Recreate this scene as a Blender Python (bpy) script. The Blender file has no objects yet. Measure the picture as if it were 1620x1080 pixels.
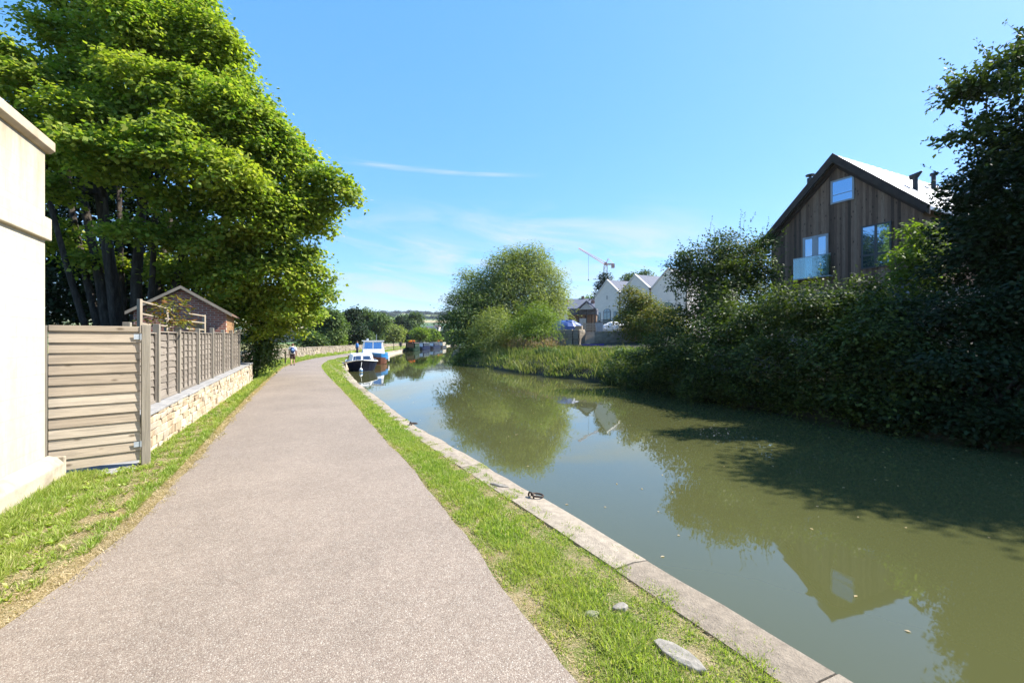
import bpy, math, random
import numpy as np
from mathutils import Vector, Matrix
R = math.radians
rng = np.random.default_rng(7)
random.seed(7)
sc = bpy.context.scene
COL = sc.collection
# ------------------------------------------------------------------ camera, world, sun, exposure
F, CX, HZ, EYE = 726.0, 810.0, 539.0, 1.8
WZ = -0.5                                     # water level
cam = bpy.data.cameras.new('camera'); co = bpy.data.objects.new('camera', cam); COL.objects.link(co)
cam.sensor_width = 36; cam.lens = 36 * F / 1620; cam.shift_y = -1 / 1620
cam.clip_start = .05; cam.clip_end = 20000
co.location = (0, 0, EYE); co.rotation_euler = (R(90), 0, 0); sc.camera = co
SUN_A, SUN_E = 15.0, 46.0                     # degrees from +X towards +Y, elevation
w = bpy.data.worlds.new('World'); sc.world = w; w.use_nodes = True
nt = w.node_tree; nt.nodes.clear()
def NN(t, typ, **kw):
    n = t.nodes.new(typ)
    for k, v in kw.items():
        if k.startswith('i_'):
            n.inputs[k[2:].replace('_', ' ')].default_value = v
        else: setattr(n, k, v)
    return n
def LK(t, a, b): t.links.new(a, b)
def math_n(t, op, a, b=None):
    n = t.nodes.new('ShaderNodeMath'); n.operation = op
    for i, v in enumerate((a, b)):
        if v is None: continue
        if isinstance(v, (int, float)): n.inputs[i].default_value = v
        else: LK(t, v, n.inputs[i])
    return n.outputs[0]
def ramp(t, fac, stops, interp='LINEAR'):
    n = t.nodes.new('ShaderNodeValToRGB'); cr = n.color_ramp; cr.interpolation = interp
    while len(cr.elements) < len(stops): cr.elements.new(.5)
    for e, (p, c) in zip(cr.elements, stops):
        e.position = p; e.color = (c, c, c, 1) if isinstance(c, (int, float)) else (*c, 1)
    LK(t, fac, n.inputs[0]); return n.outputs[0]
def mixc(t, fac, a, b, blend='MIX'):
    n = t.nodes.new('ShaderNodeMix'); n.data_type = 'RGBA'; n.blend_type = blend
    for s, v in ((n.inputs['Factor'], fac), (n.inputs[6], a), (n.inputs[7], b)):
        if isinstance(v, (int, float)): s.default_value = v
        elif isinstance(v, (tuple, list)): s.default_value = (*v, 1)
        else: LK(t, v, s)
    return n.outputs[2]
sky = NN(nt, 'ShaderNodeTexSky', sky_type='NISHITA', sun_disc=False, sun_elevation=R(SUN_E), sun_rotation=R(90 - SUN_A),
         altitude=40, air_density=1.0, dust_density=.6, ozone_density=2.5)
tc = NN(nt, 'ShaderNodeTexCoord'); sx = NN(nt, 'ShaderNodeSeparateXYZ'); LK(nt, tc.outputs['Generated'], sx.inputs[0])
az = math_n(nt, 'ARCTAN2', sx.outputs[0], sx.outputs[1])          # 0 straight ahead
el = math_n(nt, 'ARCSINE', sx.outputs[2])
def cirrus(ka, ke, sh, lo, hi, det, dist, seed):
    cb = NN(nt, 'ShaderNodeCombineXYZ')
    LK(nt, math_n(nt, 'MULTIPLY', az, ka), cb.inputs[0])
    e2 = math_n(nt, 'ADD', el, math_n(nt, 'MULTIPLY', az, sh)); LK(nt, math_n(nt, 'MULTIPLY', e2, ke), cb.inputs[1]); cb.inputs[2].default_value = seed
    n = NN(nt, 'ShaderNodeTexNoise', i_Scale=1.0, i_Detail=det, i_Roughness=.62, i_Distortion=dist); LK(nt, cb.outputs[0], n.inputs['Vector'])
    return ramp(nt, n.outputs[0], [(lo, 0.0), (hi, 1.0)])
c1 = cirrus(3.4, 19, .12, .42, .68, 7, .8, 3.3)
band = ramp(nt, math_n(nt, 'MULTIPLY', el, 1.0), [(0.03, .6), (.10, 1.0), (.22, .8), (.30, 0.0)])
azb = ramp(nt, math_n(nt, 'ADD', math_n(nt, 'MULTIPLY', az, .5), .5), [(.2, .3), (.32, 1.0), (.64, 1.0), (.72, .15)])
cl = math_n(nt, 'MULTIPLY', math_n(nt, 'MULTIPLY', c1, band), azb)
c2 = cirrus(4.2, 75, .016, .40, .66, 7, .5, 4.1)                     # a thin high streak
b2 = ramp(nt, math_n(nt, 'ADD', el, math_n(nt, 'MULTIPLY', az, .016)), [(.3405, 0.0), (.3465, 1.0), (.349, 1.0), (.3555, 0.0)])
a2 = ramp(nt, math_n(nt, 'ADD', az, .5), [(.12, 0.0), (.2, .75), (.46, .7), (.58, 0.0)])
cl = math_n(nt, 'ADD', cl, math_n(nt, 'MULTIPLY', math_n(nt, 'MULTIPLY', c2, b2), math_n(nt, 'MULTIPLY', a2, .8)))
cl = math_n(nt, 'MULTIPLY', cl, .95)
sp = NN(nt, 'ShaderNodeSeparateColor', mode='HSV'); LK(nt, sky.outputs[0], sp.inputs[0]); hs = NN(nt, 'ShaderNodeCombineColor', mode='HSV')
LK(nt, math_n(nt, 'SUBTRACT', sp.outputs[0], .021), hs.inputs[0]); LK(nt, math_n(nt, 'ADD', math_n(nt, 'MULTIPLY', sp.outputs[1], .98), .15), hs.inputs[1])
LK(nt, math_n(nt, 'MULTIPLY', math_n(nt, 'POWER', math_n(nt, 'DIVIDE', sp.outputs[2], 3.7), .40), 3.95), hs.inputs[2])
skyc = mixc(nt, cl, mixc(nt, 1.0, hs.outputs[0], (1, 1, 1.3), 'MULTIPLY'), (3.35, 3.7, 3.85))
bg = NN(nt, 'ShaderNodeBackground', i_Strength=.096); LK(nt, skyc, bg.inputs[0])
wo = NN(nt, 'ShaderNodeOutputWorld'); LK(nt, bg.outputs[0], wo.inputs[0])
sl = bpy.data.lights.new('sun', 'SUN'); sl.energy = 5.0; sl.angle = R(.5); sl.color = (1, .95, .87)
so = bpy.data.objects.new('sun', sl); COL.objects.link(so)
sd = Vector((math.cos(R(SUN_A)) * math.cos(R(SUN_E)), math.sin(R(SUN_A)) * math.cos(R(SUN_E)), math.sin(R(SUN_E))))
so.rotation_euler = sd.to_track_quat('Z', 'Y').to_euler(); so.location = (30, 10, 40)
sc.view_settings.view_transform = 'Standard'; sc.view_settings.look = 'None'; sc.view_settings.gamma = 1
sc.view_settings.exposure = 1.36
sc.render.engine = 'CYCLES'
sc.cycles.max_bounces = 7; sc.cycles.diffuse_bounces = 3; sc.cycles.glossy_bounces = 3; sc.cycles.transmission_bounces = 4
sc.cycles.transparent_max_bounces = 8; sc.cycles.caustics_reflective = False; sc.cycles.caustics_refractive = False
# ------------------------------------------------------------------ helpers
def W(px, py, D): return np.array(((px - CX) / F * D, D, EYE - (py - HZ) / F * D))
CD = np.array((-.4392, .8984))                # the way the canal runs
TH_R = math.atan2(-.8984, .4392)              # frame of fronts that face the canal from the right bank
TH_L = math.atan2(.8984, -.4392)              # the same for the left bank
def face_px(o, th, px, py):                   # where the sight line meets a front: (along, height) in its own frame
    u = np.array((math.cos(th), math.sin(th))); k = (px - CX) / F
    t = (k * o[1] - o[0]) / (u[0] - k * u[1]); D = o[1] + t * u[1]
    return t, EYE - (py - HZ) / F * D - o[2]
def tag(o, label=None, cat=None, group=None, kind=None):
    if label: o['label'] = label
    if cat: o['category'] = cat
    if group: o['group'] = group
    if kind: o['kind'] = kind
    return o
def thing(name, label, cat, loc=(0, 0, 0), rz=0, group=None):
    o = bpy.data.objects.new(name, None); COL.objects.link(o); o.empty_display_size = .2
    o.location = tuple(float(v) for v in loc); o.rotation_euler = (0, 0, rz); return tag(o, label, cat, group)
def link(name, me, m, parent=None):
    for x in (m if isinstance(m, (list, tuple)) else [m]): me.materials.append(x)
    o = bpy.data.objects.new(name, me); COL.objects.link(o)
    if parent is not None: o.parent = parent
    return o
def copy_tree(o, parent=None):
    c = o.copy(); COL.objects.link(c)
    if parent is not None: c.parent = parent
    for ch in [x for x in o.children]: copy_tree(ch, c)
    return c
class MB:
    def __init__(s): s.v = []; s.f = []; s.m = []
    def add(s, vs, fs, mi=0):
        b = len(s.v); s.v += [tuple(float(c) for c in v) for v in vs]; s.f += [tuple(b + i for i in f) for f in fs]; s.m += [mi] * len(fs); return s
    def box(s, c, d, rz=0, rx=0, ry=0, mi=0, jit=0, taper=1):
        M = Matrix.Translation(c) @ Matrix.Rotation(rz, 4, 'Z') @ Matrix.Rotation(ry, 4, 'Y') @ Matrix.Rotation(rx, 4, 'X')
        vs = []
        for z in (-.5, .5):
            k = taper if z > 0 else 1
            for x, y in ((-.5, -.5), (.5, -.5), (.5, .5), (-.5, .5)):
                vs.append(M @ Vector((x * d[0] * k + random.uniform(-jit, jit), y * d[1] * k + random.uniform(-jit, jit), z * d[2] + random.uniform(-jit, jit))))
        return s.add(vs, [(0, 3, 2, 1), (4, 5, 6, 7), (0, 1, 5, 4), (1, 2, 6, 5), (2, 3, 7, 6), (3, 0, 4, 7)], mi)
    def bx(s, x0, x1, y0, y1, z0, z1, mi=0, jit=0): return s.box(((x0 + x1) / 2, (y0 + y1) / 2, (z0 + z1) / 2), (x1 - x0, y1 - y0, z1 - z0), mi=mi, jit=jit)
    def prism(s, poly, axis, a, b, mi=0):     # poly: 2-D points, axis: the one left out
        n = len(poly)
        def p(q, t): return {'y': (q[0], t, q[1]), 'x': (t, q[0], q[1]), 'z': (q[0], q[1], t)}[axis]
        vs = [p(q, a) for q in poly] + [p(q, b) for q in poly]
        return s.add(vs, [tuple(range(n))[::-1], tuple(range(n, 2 * n))] + [(i, (i + 1) % n, n + (i + 1) % n, n + i) for i in range(n)], mi)
    def tube(s, pts, rad, seg=8, cap=True, mi=0):
        pts = [Vector(p) for p in pts]
        if isinstance(rad, (int, float)): rad = [rad] * len(pts)
        vs = []; ref = None
        for i, p in enumerate(pts):
            d = (pts[min(i + 1, len(pts) - 1)] - pts[max(i - 1, 0)]).normalized()
            if ref is None: ref = Vector((0, 0, 1)) if abs(d.z) < .9 else Vector((1, 0, 0))
            a = (ref - d * ref.dot(d)).normalized(); b = d.cross(a); ref = a
            for k in range(seg):
                t = 2 * math.pi * k / seg; vs.append(p + (a * math.cos(t) + b * math.sin(t)) * rad[i])
        n = len(pts); fs = [(i * seg + k, i * seg + (k + 1) % seg, (i + 1) * seg + (k + 1) % seg, (i + 1) * seg + k) for i in range(n - 1) for k in range(seg)]
        if cap: fs += [tuple(range(seg))[::-1], tuple((n - 1) * seg + k for k in range(seg))]
        return s.add(vs, fs, mi)
    def blob(s, c, r, seg=10, rings=7, noise=.0, mi=0):
        vs = [(c[0], c[1], c[2] + r[2])]
        for i in range(1, rings):
            t = math.pi * i / rings
            for k in range(seg):
                a = 2 * math.pi * k / seg; q = 1 + random.uniform(-noise, noise)
                vs.append((c[0] + r[0] * q * math.sin(t) * math.cos(a), c[1] + r[1] * q * math.sin(t) * math.sin(a), c[2] + r[2] * q * math.cos(t)))
        vs.append((c[0], c[1], c[2] - r[2])); L = len(vs) - 1
        fs = [(0, 1 + k, 1 + (k + 1) % seg) for k in range(seg)]
        for i in range(rings - 2):
            a = 1 + i * seg; fs += [(a + k, a + seg + k, a + seg + (k + 1) % seg, a + (k + 1) % seg) for k in range(seg)]
        a = 1 + (rings - 2) * seg; fs += [(a + k, L, a + (k + 1) % seg) for k in range(seg)]
        return s.add(vs, fs, mi)
    def build(s, name, m, parent=None, smooth=False, bevel=0):
        me = bpy.data.meshes.new(name); me.from_pydata(s.v, [], s.f); me.polygons.foreach_set('material_index', s.m)
        if smooth: me.polygons.foreach_set('use_smooth', [True] * len(s.f))
        me.update(); o = link(name, me, m, parent)
        if bevel:
            b = o.modifiers.new('bevel', 'BEVEL'); b.width = bevel; b.segments = 2; b.limit_method = 'ANGLE'
        return o
def np_mesh(name, v, n, m, parent=None):      # v: (faces*n, 3), each face its own n points
    me = bpy.data.meshes.new(name); k = len(v) // n
    me.vertices.add(len(v)); me.vertices.foreach_set('co', np.ascontiguousarray(v, np.float32).ravel())
    me.loops.add(len(v)); me.loops.foreach_set('vertex_index', np.arange(len(v), dtype=np.int32))
    me.polygons.add(k); me.polygons.foreach_set('loop_start', np.arange(k, dtype=np.int32) * n); me.polygons.foreach_set('loop_total', np.full(k, n, np.int32))
    me.update(calc_edges=True); return link(name, me, m, parent)
def grid(name, pts, m, parent=None, smooth=True):   # pts: (rows, cols, 3)
    r, c, _ = pts.shape; me = bpy.data.meshes.new(name)
    idx = np.arange(r * c).reshape(r, c); f = np.stack([idx[:-1, :-1], idx[:-1, 1:], idx[1:, 1:], idx[1:, :-1]], -1).reshape(-1, 4)
    me.from_pydata(pts.reshape(-1, 3).tolist(), [], f.tolist())
    if smooth: me.polygons.foreach_set('use_smooth', [True] * len(f))
    me.update(); return link(name, me, m, parent)
def unit(a): return a / np.maximum(np.linalg.norm(a, axis=-1, keepdims=True), 1e-9)
def blades(base, d, side, bend, mid=.45):     # a folded kite for each leaf or blade of grass
    m = base + d * mid + bend
    return np.stack([base, m - side, base + d, m + side], 1).reshape(-1, 3)
def crown_leaves(lobes, dens, per, sub_r, L, wd, fill=.25, droop=.3, under=.35, flat=.55, g=None):
    g = g or rng; out = []
    for (c, r) in lobes:
        c = np.asarray(c, float); r = np.asarray(r if np.ndim(r) else (r, r, r * .8), float)
        ns = max(5, int(4 * math.pi * (np.prod(r) ** (2 / 3)) * dens))
        d = unit(g.normal(size=(ns, 3))); low = (d[:, 2] < -.25) & (g.random(ns) > under); d[low, 2] *= -1
        f = g.uniform(.68, 1.06, ns); ins = g.random(ns) < fill; f[ins] = g.uniform(.2, .7, ins.sum())
        wob = 1 + .18 * np.sin(d[:, 0] * 5 + c[0] * 3) * np.sin(d[:, 1] * 5 + c[1]) + .12 * np.sin(d[:, 2] * 9 + c[2] * 2)
        s = c + d * r * (f * wob)[:, None]
        k = g.integers(int(per * .6), int(per * 1.4) + 1, ns); S = np.repeat(s, k, 0); Dr = np.repeat(d, k, 0); n = len(S)
        off = g.normal(size=(n, 3)) * sub_r; off[:, 2] *= flat
        p = S + off; p[:, 2] -= droop * .5 * (off[:, 0] ** 2 + off[:, 1] ** 2) / max(sub_r, .01)
        nm = unit(Dr * .55 + np.array((0, 0, .75)) + g.normal(size=(n, 3)) * .45)
        q = unit(off * 1.2 / max(sub_r, .01) + Dr * .5 + g.normal(size=(n, 3)) * .6 + np.array((0, 0, -droop)))
        q = unit(q - nm * (q * nm).sum(1, keepdims=True)); sd_ = np.cross(nm, q)
        ln = L * g.uniform(.65, 1.25, (n, 1))
        out.append(blades(p, q * ln, sd_ * ln * wd * .5, nm * ln * .08))
    return np.concatenate(out)
def lump(lobes, n, k, g, up=.2):               # smaller clumps on the surface of each lobe
    out = []
    for c, r in lobes:
        r3 = np.asarray(r if np.ndim(r) else (r, r, r * .8), float); out.append((np.asarray(c), r3 * .86))
        for i in range(n):
            d = unit(g.normal(size=3) + np.array((0, 0, up))); q = k * g.uniform(.6, 1.3); out.append((np.asarray(c) + d * r3 * .9, r3 * q))
    return out
def shoots(lobes, n, ln, L, wd, g, per=22):    # young stems that stand out from the crown
    out = []
    for i in range(n):
        c, r = lobes[g.integers(len(lobes))]; r = np.asarray(r if np.ndim(r) else (r, r, r * .8), float)
        d = unit(g.normal(size=3) + np.array((0, 0, .9))); b = np.asarray(c) + d * r * .9; q = unit(d + np.array((0, 0, .5)) + g.normal(size=3) * .25); l_ = ln * g.uniform(.4, 1.2)
        t = g.random(per); p = b + q * (t * l_)[:, None] + g.normal(size=(per, 3)) * .015
        a = unit(g.normal(size=(per, 3)) + q * .4); nm = unit(g.normal(size=(per, 3)) + np.array((0, 0, .6))); sd_ = unit(np.cross(nm, a))
        ll = L * g.uniform(.5, 1.1, (per, 1)) * (1.1 - .5 * t[:, None]); out.append(blades(p, a * ll, sd_ * ll * wd * .5, nm * ll * .06))
        sdx = unit(np.cross(q, g.normal(size=3))) * .006; out.append(blades(b[None], (q * l_)[None], sdx[None], np.zeros((1, 3))))
    return np.concatenate(out)
def auto_lobes(g, x0, x1, y0, y1, D, n, dep=1.0, rr=(.22, .36)):   # lobes that fill a rough egg seen between these borders
    cx, cy = (x0 + x1) / 2, (y0 + y1) / 2; hw, hh = (x1 - x0) / 2, (y1 - y0) / 2; out = []
    for i in range(n):
        d = unit(g.normal(size=3)); rad = g.uniform(.35, .72)
        r = g.uniform(*rr) * min(hw, hh) * 1.6
        px = cx + d[0] * rad * hw * 1.0; py = cy - d[2] * rad * hh * 1.0
        px = min(max(px, x0 + r * .9), x1 - r * .9) if hw > r else cx; py = min(max(py, y0 + r * .75), y1 - r * .5) if hh > r else cy
        DD = D + d[1] * rad * hw * D / F * dep
        out.append((W(px, py, DD), r * D / F))
    out.append((W(cx, cy, D), (hw * .6 * D / F, hw * .6 * D / F * dep, hh * .6 * D / F)))
    return out
# ------------------------------------------------------------------ materials
def new_mat(name):
    m = bpy.data.materials.new(name); m.use_nodes = True; t = m.node_tree
    return m, t, t.nodes['Principled BSDF']
def objco(t, scale=(1, 1, 1), which='Object'):
    c = NN(t, 'ShaderNodeTexCoord'); mp = NN(t, 'ShaderNodeMapping'); mp.inputs['Scale'].default_value = scale
    LK(t, c.outputs[which], mp.inputs[0]); return mp.outputs[0]
def noise(t, vec, scale, det=6, rough=.6, dist=0):
    n = NN(t, 'ShaderNodeTexNoise', i_Scale=scale, i_Detail=det, i_Roughness=rough, i_Distortion=dist); LK(t, vec, n.inputs['Vector']); return n.outputs[0]
def bump(t, b, h, strength, dist=.01):
    n = NN(t, 'ShaderNodeBump', i_Strength=strength, i_Distance=dist); LK(t, h, n.inputs['Height']); LK(t, n.outputs[0], b.inputs['Normal'])
def pm(name, cols, scale=4, stretch=(1, 1, 1), rough=.8, bmp=.25, bs=45, spec=.3, metal=0, speck=0, bd=.01):
    m, t, b = new_mat(name); v = objco(t, stretch); n = noise(t, v, scale)
    k = len(cols); c = ramp(t, n, [(.3 + .42 * i / max(k - 1, 1), cols[i]) for i in range(k)])
    if speck:
        n3 = noise(t, v, bs * 1.3, 3, .7); c = mixc(t, ramp(t, n3, [(.35, speck), (.65, 0.0)]), c, tuple(x * .45 for x in cols[0]))
    LK(t, c, b.inputs['Base Color']); b.inputs['Roughness'].default_value = rough; b.inputs['Specular IOR Level'].default_value = spec; b.inputs['Metallic'].default_value = metal
    if bmp: bump(t, b, noise(t, v, bs, 5, .65), bmp, bd)
    return m
def leaf_mat(name, cols, trans=.35, rough=.5, spec=.35, hue=None):
    m, t, b = new_mat(name); g = NN(t, 'ShaderNodeNewGeometry')
    k = len(cols); c = ramp(t, g.outputs['Random Per Island'], [(i / max(k - 1, 1), cols[i]) for i in range(k)])
    c2 = noise(t, objco(t), .5, 3); c = mixc(t, ramp(t, c2, [(.35, 0.0), (.7, .35)]), c, tuple(x * y for x, y in zip(cols[-1], (1.25, 1.1, .8))))
    LK(t, c, b.inputs['Base Color']); b.inputs['Roughness'].default_value = .6; b.inputs['Specular IOR Level'].default_value = spec * .55
    tr = NN(t, 'ShaderNodeBsdfTranslucent'); LK(t, mixc(t, 1.0, c, (1.38, 1.5, .55), 'MULTIPLY'), tr.inputs[0])
    mx = NN(t, 'ShaderNodeMixShader'); mx.inputs[0].default_value = trans
    LK(t, b.outputs[0], mx.inputs[1]); LK(t, tr.outputs[0], mx.inputs[2]); LK(t, mx.outputs[0], t.nodes['Material Output'].inputs[0]); return m
def brick_mat(name, c1, c2, mortar, bw, bh, msz=.012, plane='xz', rough=.85, off=.5, nz=.5, bmp=.5):
    m, t, b = new_mat(name); c = NN(t, 'ShaderNodeTexCoord'); s = NN(t, 'ShaderNodeSeparateXYZ'); LK(t, c.outputs['Object'], s.inputs[0])
    cb = NN(t, 'ShaderNodeCombineXYZ')
    h = s.outputs[0] if plane == 'xz' else s.outputs[1] if plane == 'yz' else math_n(t, 'ADD', s.outputs[0], s.outputs[1])
    LK(t, h, cb.inputs[0]); LK(t, s.outputs[2], cb.inputs[1])
    k = NN(t, 'ShaderNodeTexBrick', i_Scale=1.0, i_Mortar_Size=msz, i_Brick_Width=bw, i_Row_Height=bh, i_Bias=0.0); k.offset = off
    k.inputs['Color1'].default_value = (*c1, 1); k.inputs['Color2'].default_value = (*c2, 1); k.inputs['Mortar'].default_value = (*mortar, 1)
    LK(t, cb.outputs[0], k.inputs['Vector']); n = noise(t, c.outputs['Object'], 9)
    LK(t, mixc(t, nz, k.outputs[0], ramp(t, n, [(.3, .35), (.75, 1.0)]), 'MULTIPLY'), b.inputs['Base Color']); b.inputs['Roughness'].default_value = rough
    h2 = math_n(t, 'SUBTRACT', math_n(t, 'MULTIPLY', noise(t, c.outputs['Object'], 40), .3), k.outputs[1]); bump(t, b, h2, bmp, .012); return m
def board_mat(name, cols, wdt, axis=0, grain=(14, 1.2), rough=.8, gap=.035, knots=True):
    m, t, b = new_mat(name); c = NN(t, 'ShaderNodeTexCoord'); s = NN(t, 'ShaderNodeSeparateXYZ'); LK(t, c.outputs['Object'], s.inputs[0])
    q = math_n(t, 'DIVIDE', s.outputs[axis], wdt); i = math_n(t, 'FLOOR', q); fr = math_n(t, 'FRACT', q)
    wn = NN(t, 'ShaderNodeTexWhiteNoise', noise_dimensions='1D'); LK(t, i, wn.inputs['W'])
    col = ramp(t, wn.outputs[0], [(j / (len(cols) - 1), cols[j]) for j in range(len(cols))])
    sc3 = [grain[1]] * 3; sc3[axis] = grain[0]; mp = NN(t, 'ShaderNodeMapping'); mp.inputs['Scale'].default_value = sc3
    LK(t, c.outputs['Object'], mp.inputs[0]); ad = NN(t, 'ShaderNodeVectorMath', operation='ADD'); LK(t, mp.outputs[0], ad.inputs[0]); LK(t, wn.outputs[1], ad.inputs[1])
    n = noise(t, ad.outputs[0], 2.2, 8, .7, .6); col = mixc(t, .75, col, ramp(t, n, [(.3, .38), (.72, 1.25)]), 'MULTIPLY')
    if knots:
        vo = NN(t, 'ShaderNodeTexVoronoi', i_Scale=2.6); mp2 = NN(t, 'ShaderNodeMapping'); s2 = [1.0] * 3; s2[axis] = 2.2; mp2.inputs['Scale'].default_value = s2; LK(t, c.outputs['Object'], mp2.inputs[0]); LK(t, mp2.outputs[0], vo.inputs['Vector'])
        col = mixc(t, ramp(t, vo.outputs[0], [(.09, .85), (.22, 0.0)]), col, tuple(x * .35 for x in cols[0]))
    edge = math_n(t, 'MINIMUM', fr, math_n(t, 'SUBTRACT', 1.0, fr)); eg = ramp(t, edge, [(0.0, 0.0), (gap, 1.0)])
    LK(t, mixc(t, 1.0, col, ramp(t, eg, [(0, .45), (1, 1.0)]), 'MULTIPLY'), b.inputs['Base Color']); b.inputs['Roughness'].default_value = rough; b.inputs['Specular IOR Level'].default_value = .25
    bump(t, b, math_n(t, 'ADD', eg, math_n(t, 'MULTIPLY', n, .25)), .5, .012); return m
def wood_mat(name, cols, axis=0, knot=.8):    # weathered wood, each board its own tint
    m, t, b = new_mat(name); g = NN(t, 'ShaderNodeNewGeometry'); c = NN(t, 'ShaderNodeTexCoord')
    st = [26.0] * 3; st[axis] = 1.3; mp = NN(t, 'ShaderNodeMapping'); mp.inputs['Scale'].default_value = st; LK(t, c.outputs['Object'], mp.inputs[0])
    ad = NN(t, 'ShaderNodeVectorMath', operation='ADD'); LK(t, mp.outputs[0], ad.inputs[0]); LK(t, math_n(t, 'MULTIPLY', g.outputs['Random Per Island'], 37.0), ad.inputs[1])
    n = noise(t, ad.outputs[0], 1.6, 7, .65, .8)
    col = ramp(t, g.outputs['Random Per Island'], [(j / (len(cols) - 1), cols[j]) for j in range(len(cols))])
    col = mixc(t, .7, col, ramp(t, n, [(.28, .5), (.7, 1.2)]), 'MULTIPLY')
    vo = NN(t, 'ShaderNodeTexVoronoi', i_Scale=1.0); st2 = [7.0] * 3; st2[axis] = 3.1; mp2 = NN(t, 'ShaderNodeMapping'); mp2.inputs['Scale'].default_value = st2; LK(t, c.outputs['Object'], mp2.inputs[0])
    a2 = NN(t, 'ShaderNodeVectorMath', operation='ADD'); LK(t, mp2.outputs[0], a2.inputs[0]); LK(t, math_n(t, 'MULTIPLY', g.outputs['Random Per Island'], 11.0), a2.inputs[1]); LK(t, a2.outputs[0], vo.inputs['Vector'])
    col = mixc(t, ramp(t, vo.outputs[0], [(.07, knot), (.17, 0.0)]), col, (.11, .08, .05))
    LK(t, col, b.inputs['Base Color']); b.inputs['Roughness'].default_value = .8; b.inputs['Specular IOR Level'].default_value = .25
    bump(t, b, n, .35, .006); return m
def glass_mat(name, dark=(.03, .04, .05), refl=.35):
    m, t, b = new_mat(name); b.inputs['Base Color'].default_value = (*dark, 1); b.inputs['Roughness'].default_value = .15
    gl = NN(t, 'ShaderNodeBsdfGlossy', i_Roughness=.02); gl.inputs[0].default_value = (.55, .76, 1, 1); mx = NN(t, 'ShaderNodeMixShader'); mx.inputs[0].default_value = refl
    LK(t, b.outputs[0], mx.inputs[1]); LK(t, gl.outputs[0], mx.inputs[2]); LK(t, mx.outputs[0], t.nodes['Material Output'].inputs[0]); return m
def paint(name, c, rough=.4, spec=.5, dirt=.25):
    return pm(name, [tuple(x * (1 - dirt) for x in c), c, c], 3, rough=rough, bmp=.05, bs=60, spec=spec)
M = {}
M['leaf_maple'] = leaf_mat('maple leaves', [(.072, .145, .022), (.122, .215, .03), (.205, .285, .042), (.36, .385, .075)], .47)
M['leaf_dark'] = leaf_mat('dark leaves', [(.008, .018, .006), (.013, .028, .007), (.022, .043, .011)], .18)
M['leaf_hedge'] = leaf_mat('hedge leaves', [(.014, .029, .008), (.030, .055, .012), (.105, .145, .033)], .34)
M['leaf_mid'] = leaf_mat('mid green leaves', [(.042, .078, .024), (.068, .112, .032), (.105, .155, .045)], .32)
M['leaf_bright'] = leaf_mat('bright leaves', [(.07, .13, .02), (.11, .18, .025), (.17, .23, .035)], .4)
M['leaf_willow'] = leaf_mat('willow leaves', [(.105, .145, .045), (.165, .21, .06), (.24, .275, .09)], .38)
M['leaf_yellow'] = leaf_mat('yellowing leaves', [(.05, .09, .018), (.09, .13, .022), (.16, .17, .03), (.20, .16, .03)], .3)
M['leaf_rust'] = leaf_mat('reddish leaves', [(.09, .14, .02), (.14, .17, .025), (.24, .10, .03)], .35)
M['reed'] = leaf_mat('reed blades', [(.05, .10, .022), (.09, .145, .032), (.16, .195, .06), (.24, .23, .11)], .35)
M['plume'] = leaf_mat('seed heads', [(.17, .13, .07), (.24, .185, .11), (.26, .165, .13)], .3)
M['grass'] = leaf_mat('grass blades', [(.11, .195, .022), (.18, .295, .036), (.25, .355, .056), (.43, .41, .21)], .42)
M['straw'] = leaf_mat('dry grass', [(.30, .235, .13), (.40, .325, .20), (.48, .40, .27)], .3)
M['flower'] = leaf_mat('flower petals', [(.6, .16, .02), (.75, .3, .04), (.5, .08, .05)], .2)
M['bark'] = pm('bark', [(.022, .018, .014), (.05, .041, .032), (.10, .085, .068)], 3, (3, 3, .7), .95, 1.0, 12, bd=.05)
M['cream'] = brick_mat('cream painted blockwork', (.53, .475, .36), (.55, .495, .375), (.47, .42, .32), .46, .23, .004, nz=.25, bmp=.15)
t = M['cream'].node_tree; b = t.nodes['Principled BSDF']; src = b.inputs['Base Color'].links[0].from_socket; c = NN(t, 'ShaderNodeTexCoord'); sp_ = NN(t, 'ShaderNodeSeparateXYZ'); LK(t, c.outputs['Object'], sp_.inputs[0])
st_ = noise(t, objco(t, (2.2, 2.2, .35)), 1.6, 7, .65); hz_ = ramp(t, math_n(t, 'DIVIDE', sp_.outputs[2], 5.0), [(.0, .75), (.14, .25), (.5, .12), (.72, .35), (.86, .95)])
LK(t, mixc(t, math_n(t, 'MULTIPLY', ramp(t, st_, [(.36, 0.0), (.66, 1.0)]), hz_), src, (.25, .19, .115)), b.inputs['Base Color'])
M['cream2'] = pm('stone dressing', [(.30, .23, .15), (.42, .34, .24), (.50, .43, .32)], 2.5, rough=.85, bmp=.3, bs=30)
M['plinth'] = pm('worn plinth', [(.24, .20, .145), (.38, .33, .25), (.46, .41, .32)], 3, rough=.9, bmp=.5, bs=22)
M['gate'] = wood_mat('gate boards', [(.325, .262, .192), (.395, .325, .24), (.445, .38, .29)])
M['post'] = wood_mat('post wood', [(.24, .21, .165), (.30, .265, .205), (.34, .30, .23)], 2, .4)
M['fence'] = wood_mat('weathered fence boards', [(.17, .145, .115), (.24, .205, .165), (.29, .25, .20)])
M['stone'] = brick_mat('x', (.5, .42, .3), (.6, .5, .38), (.5, .45, .35), 1, 1)
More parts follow.
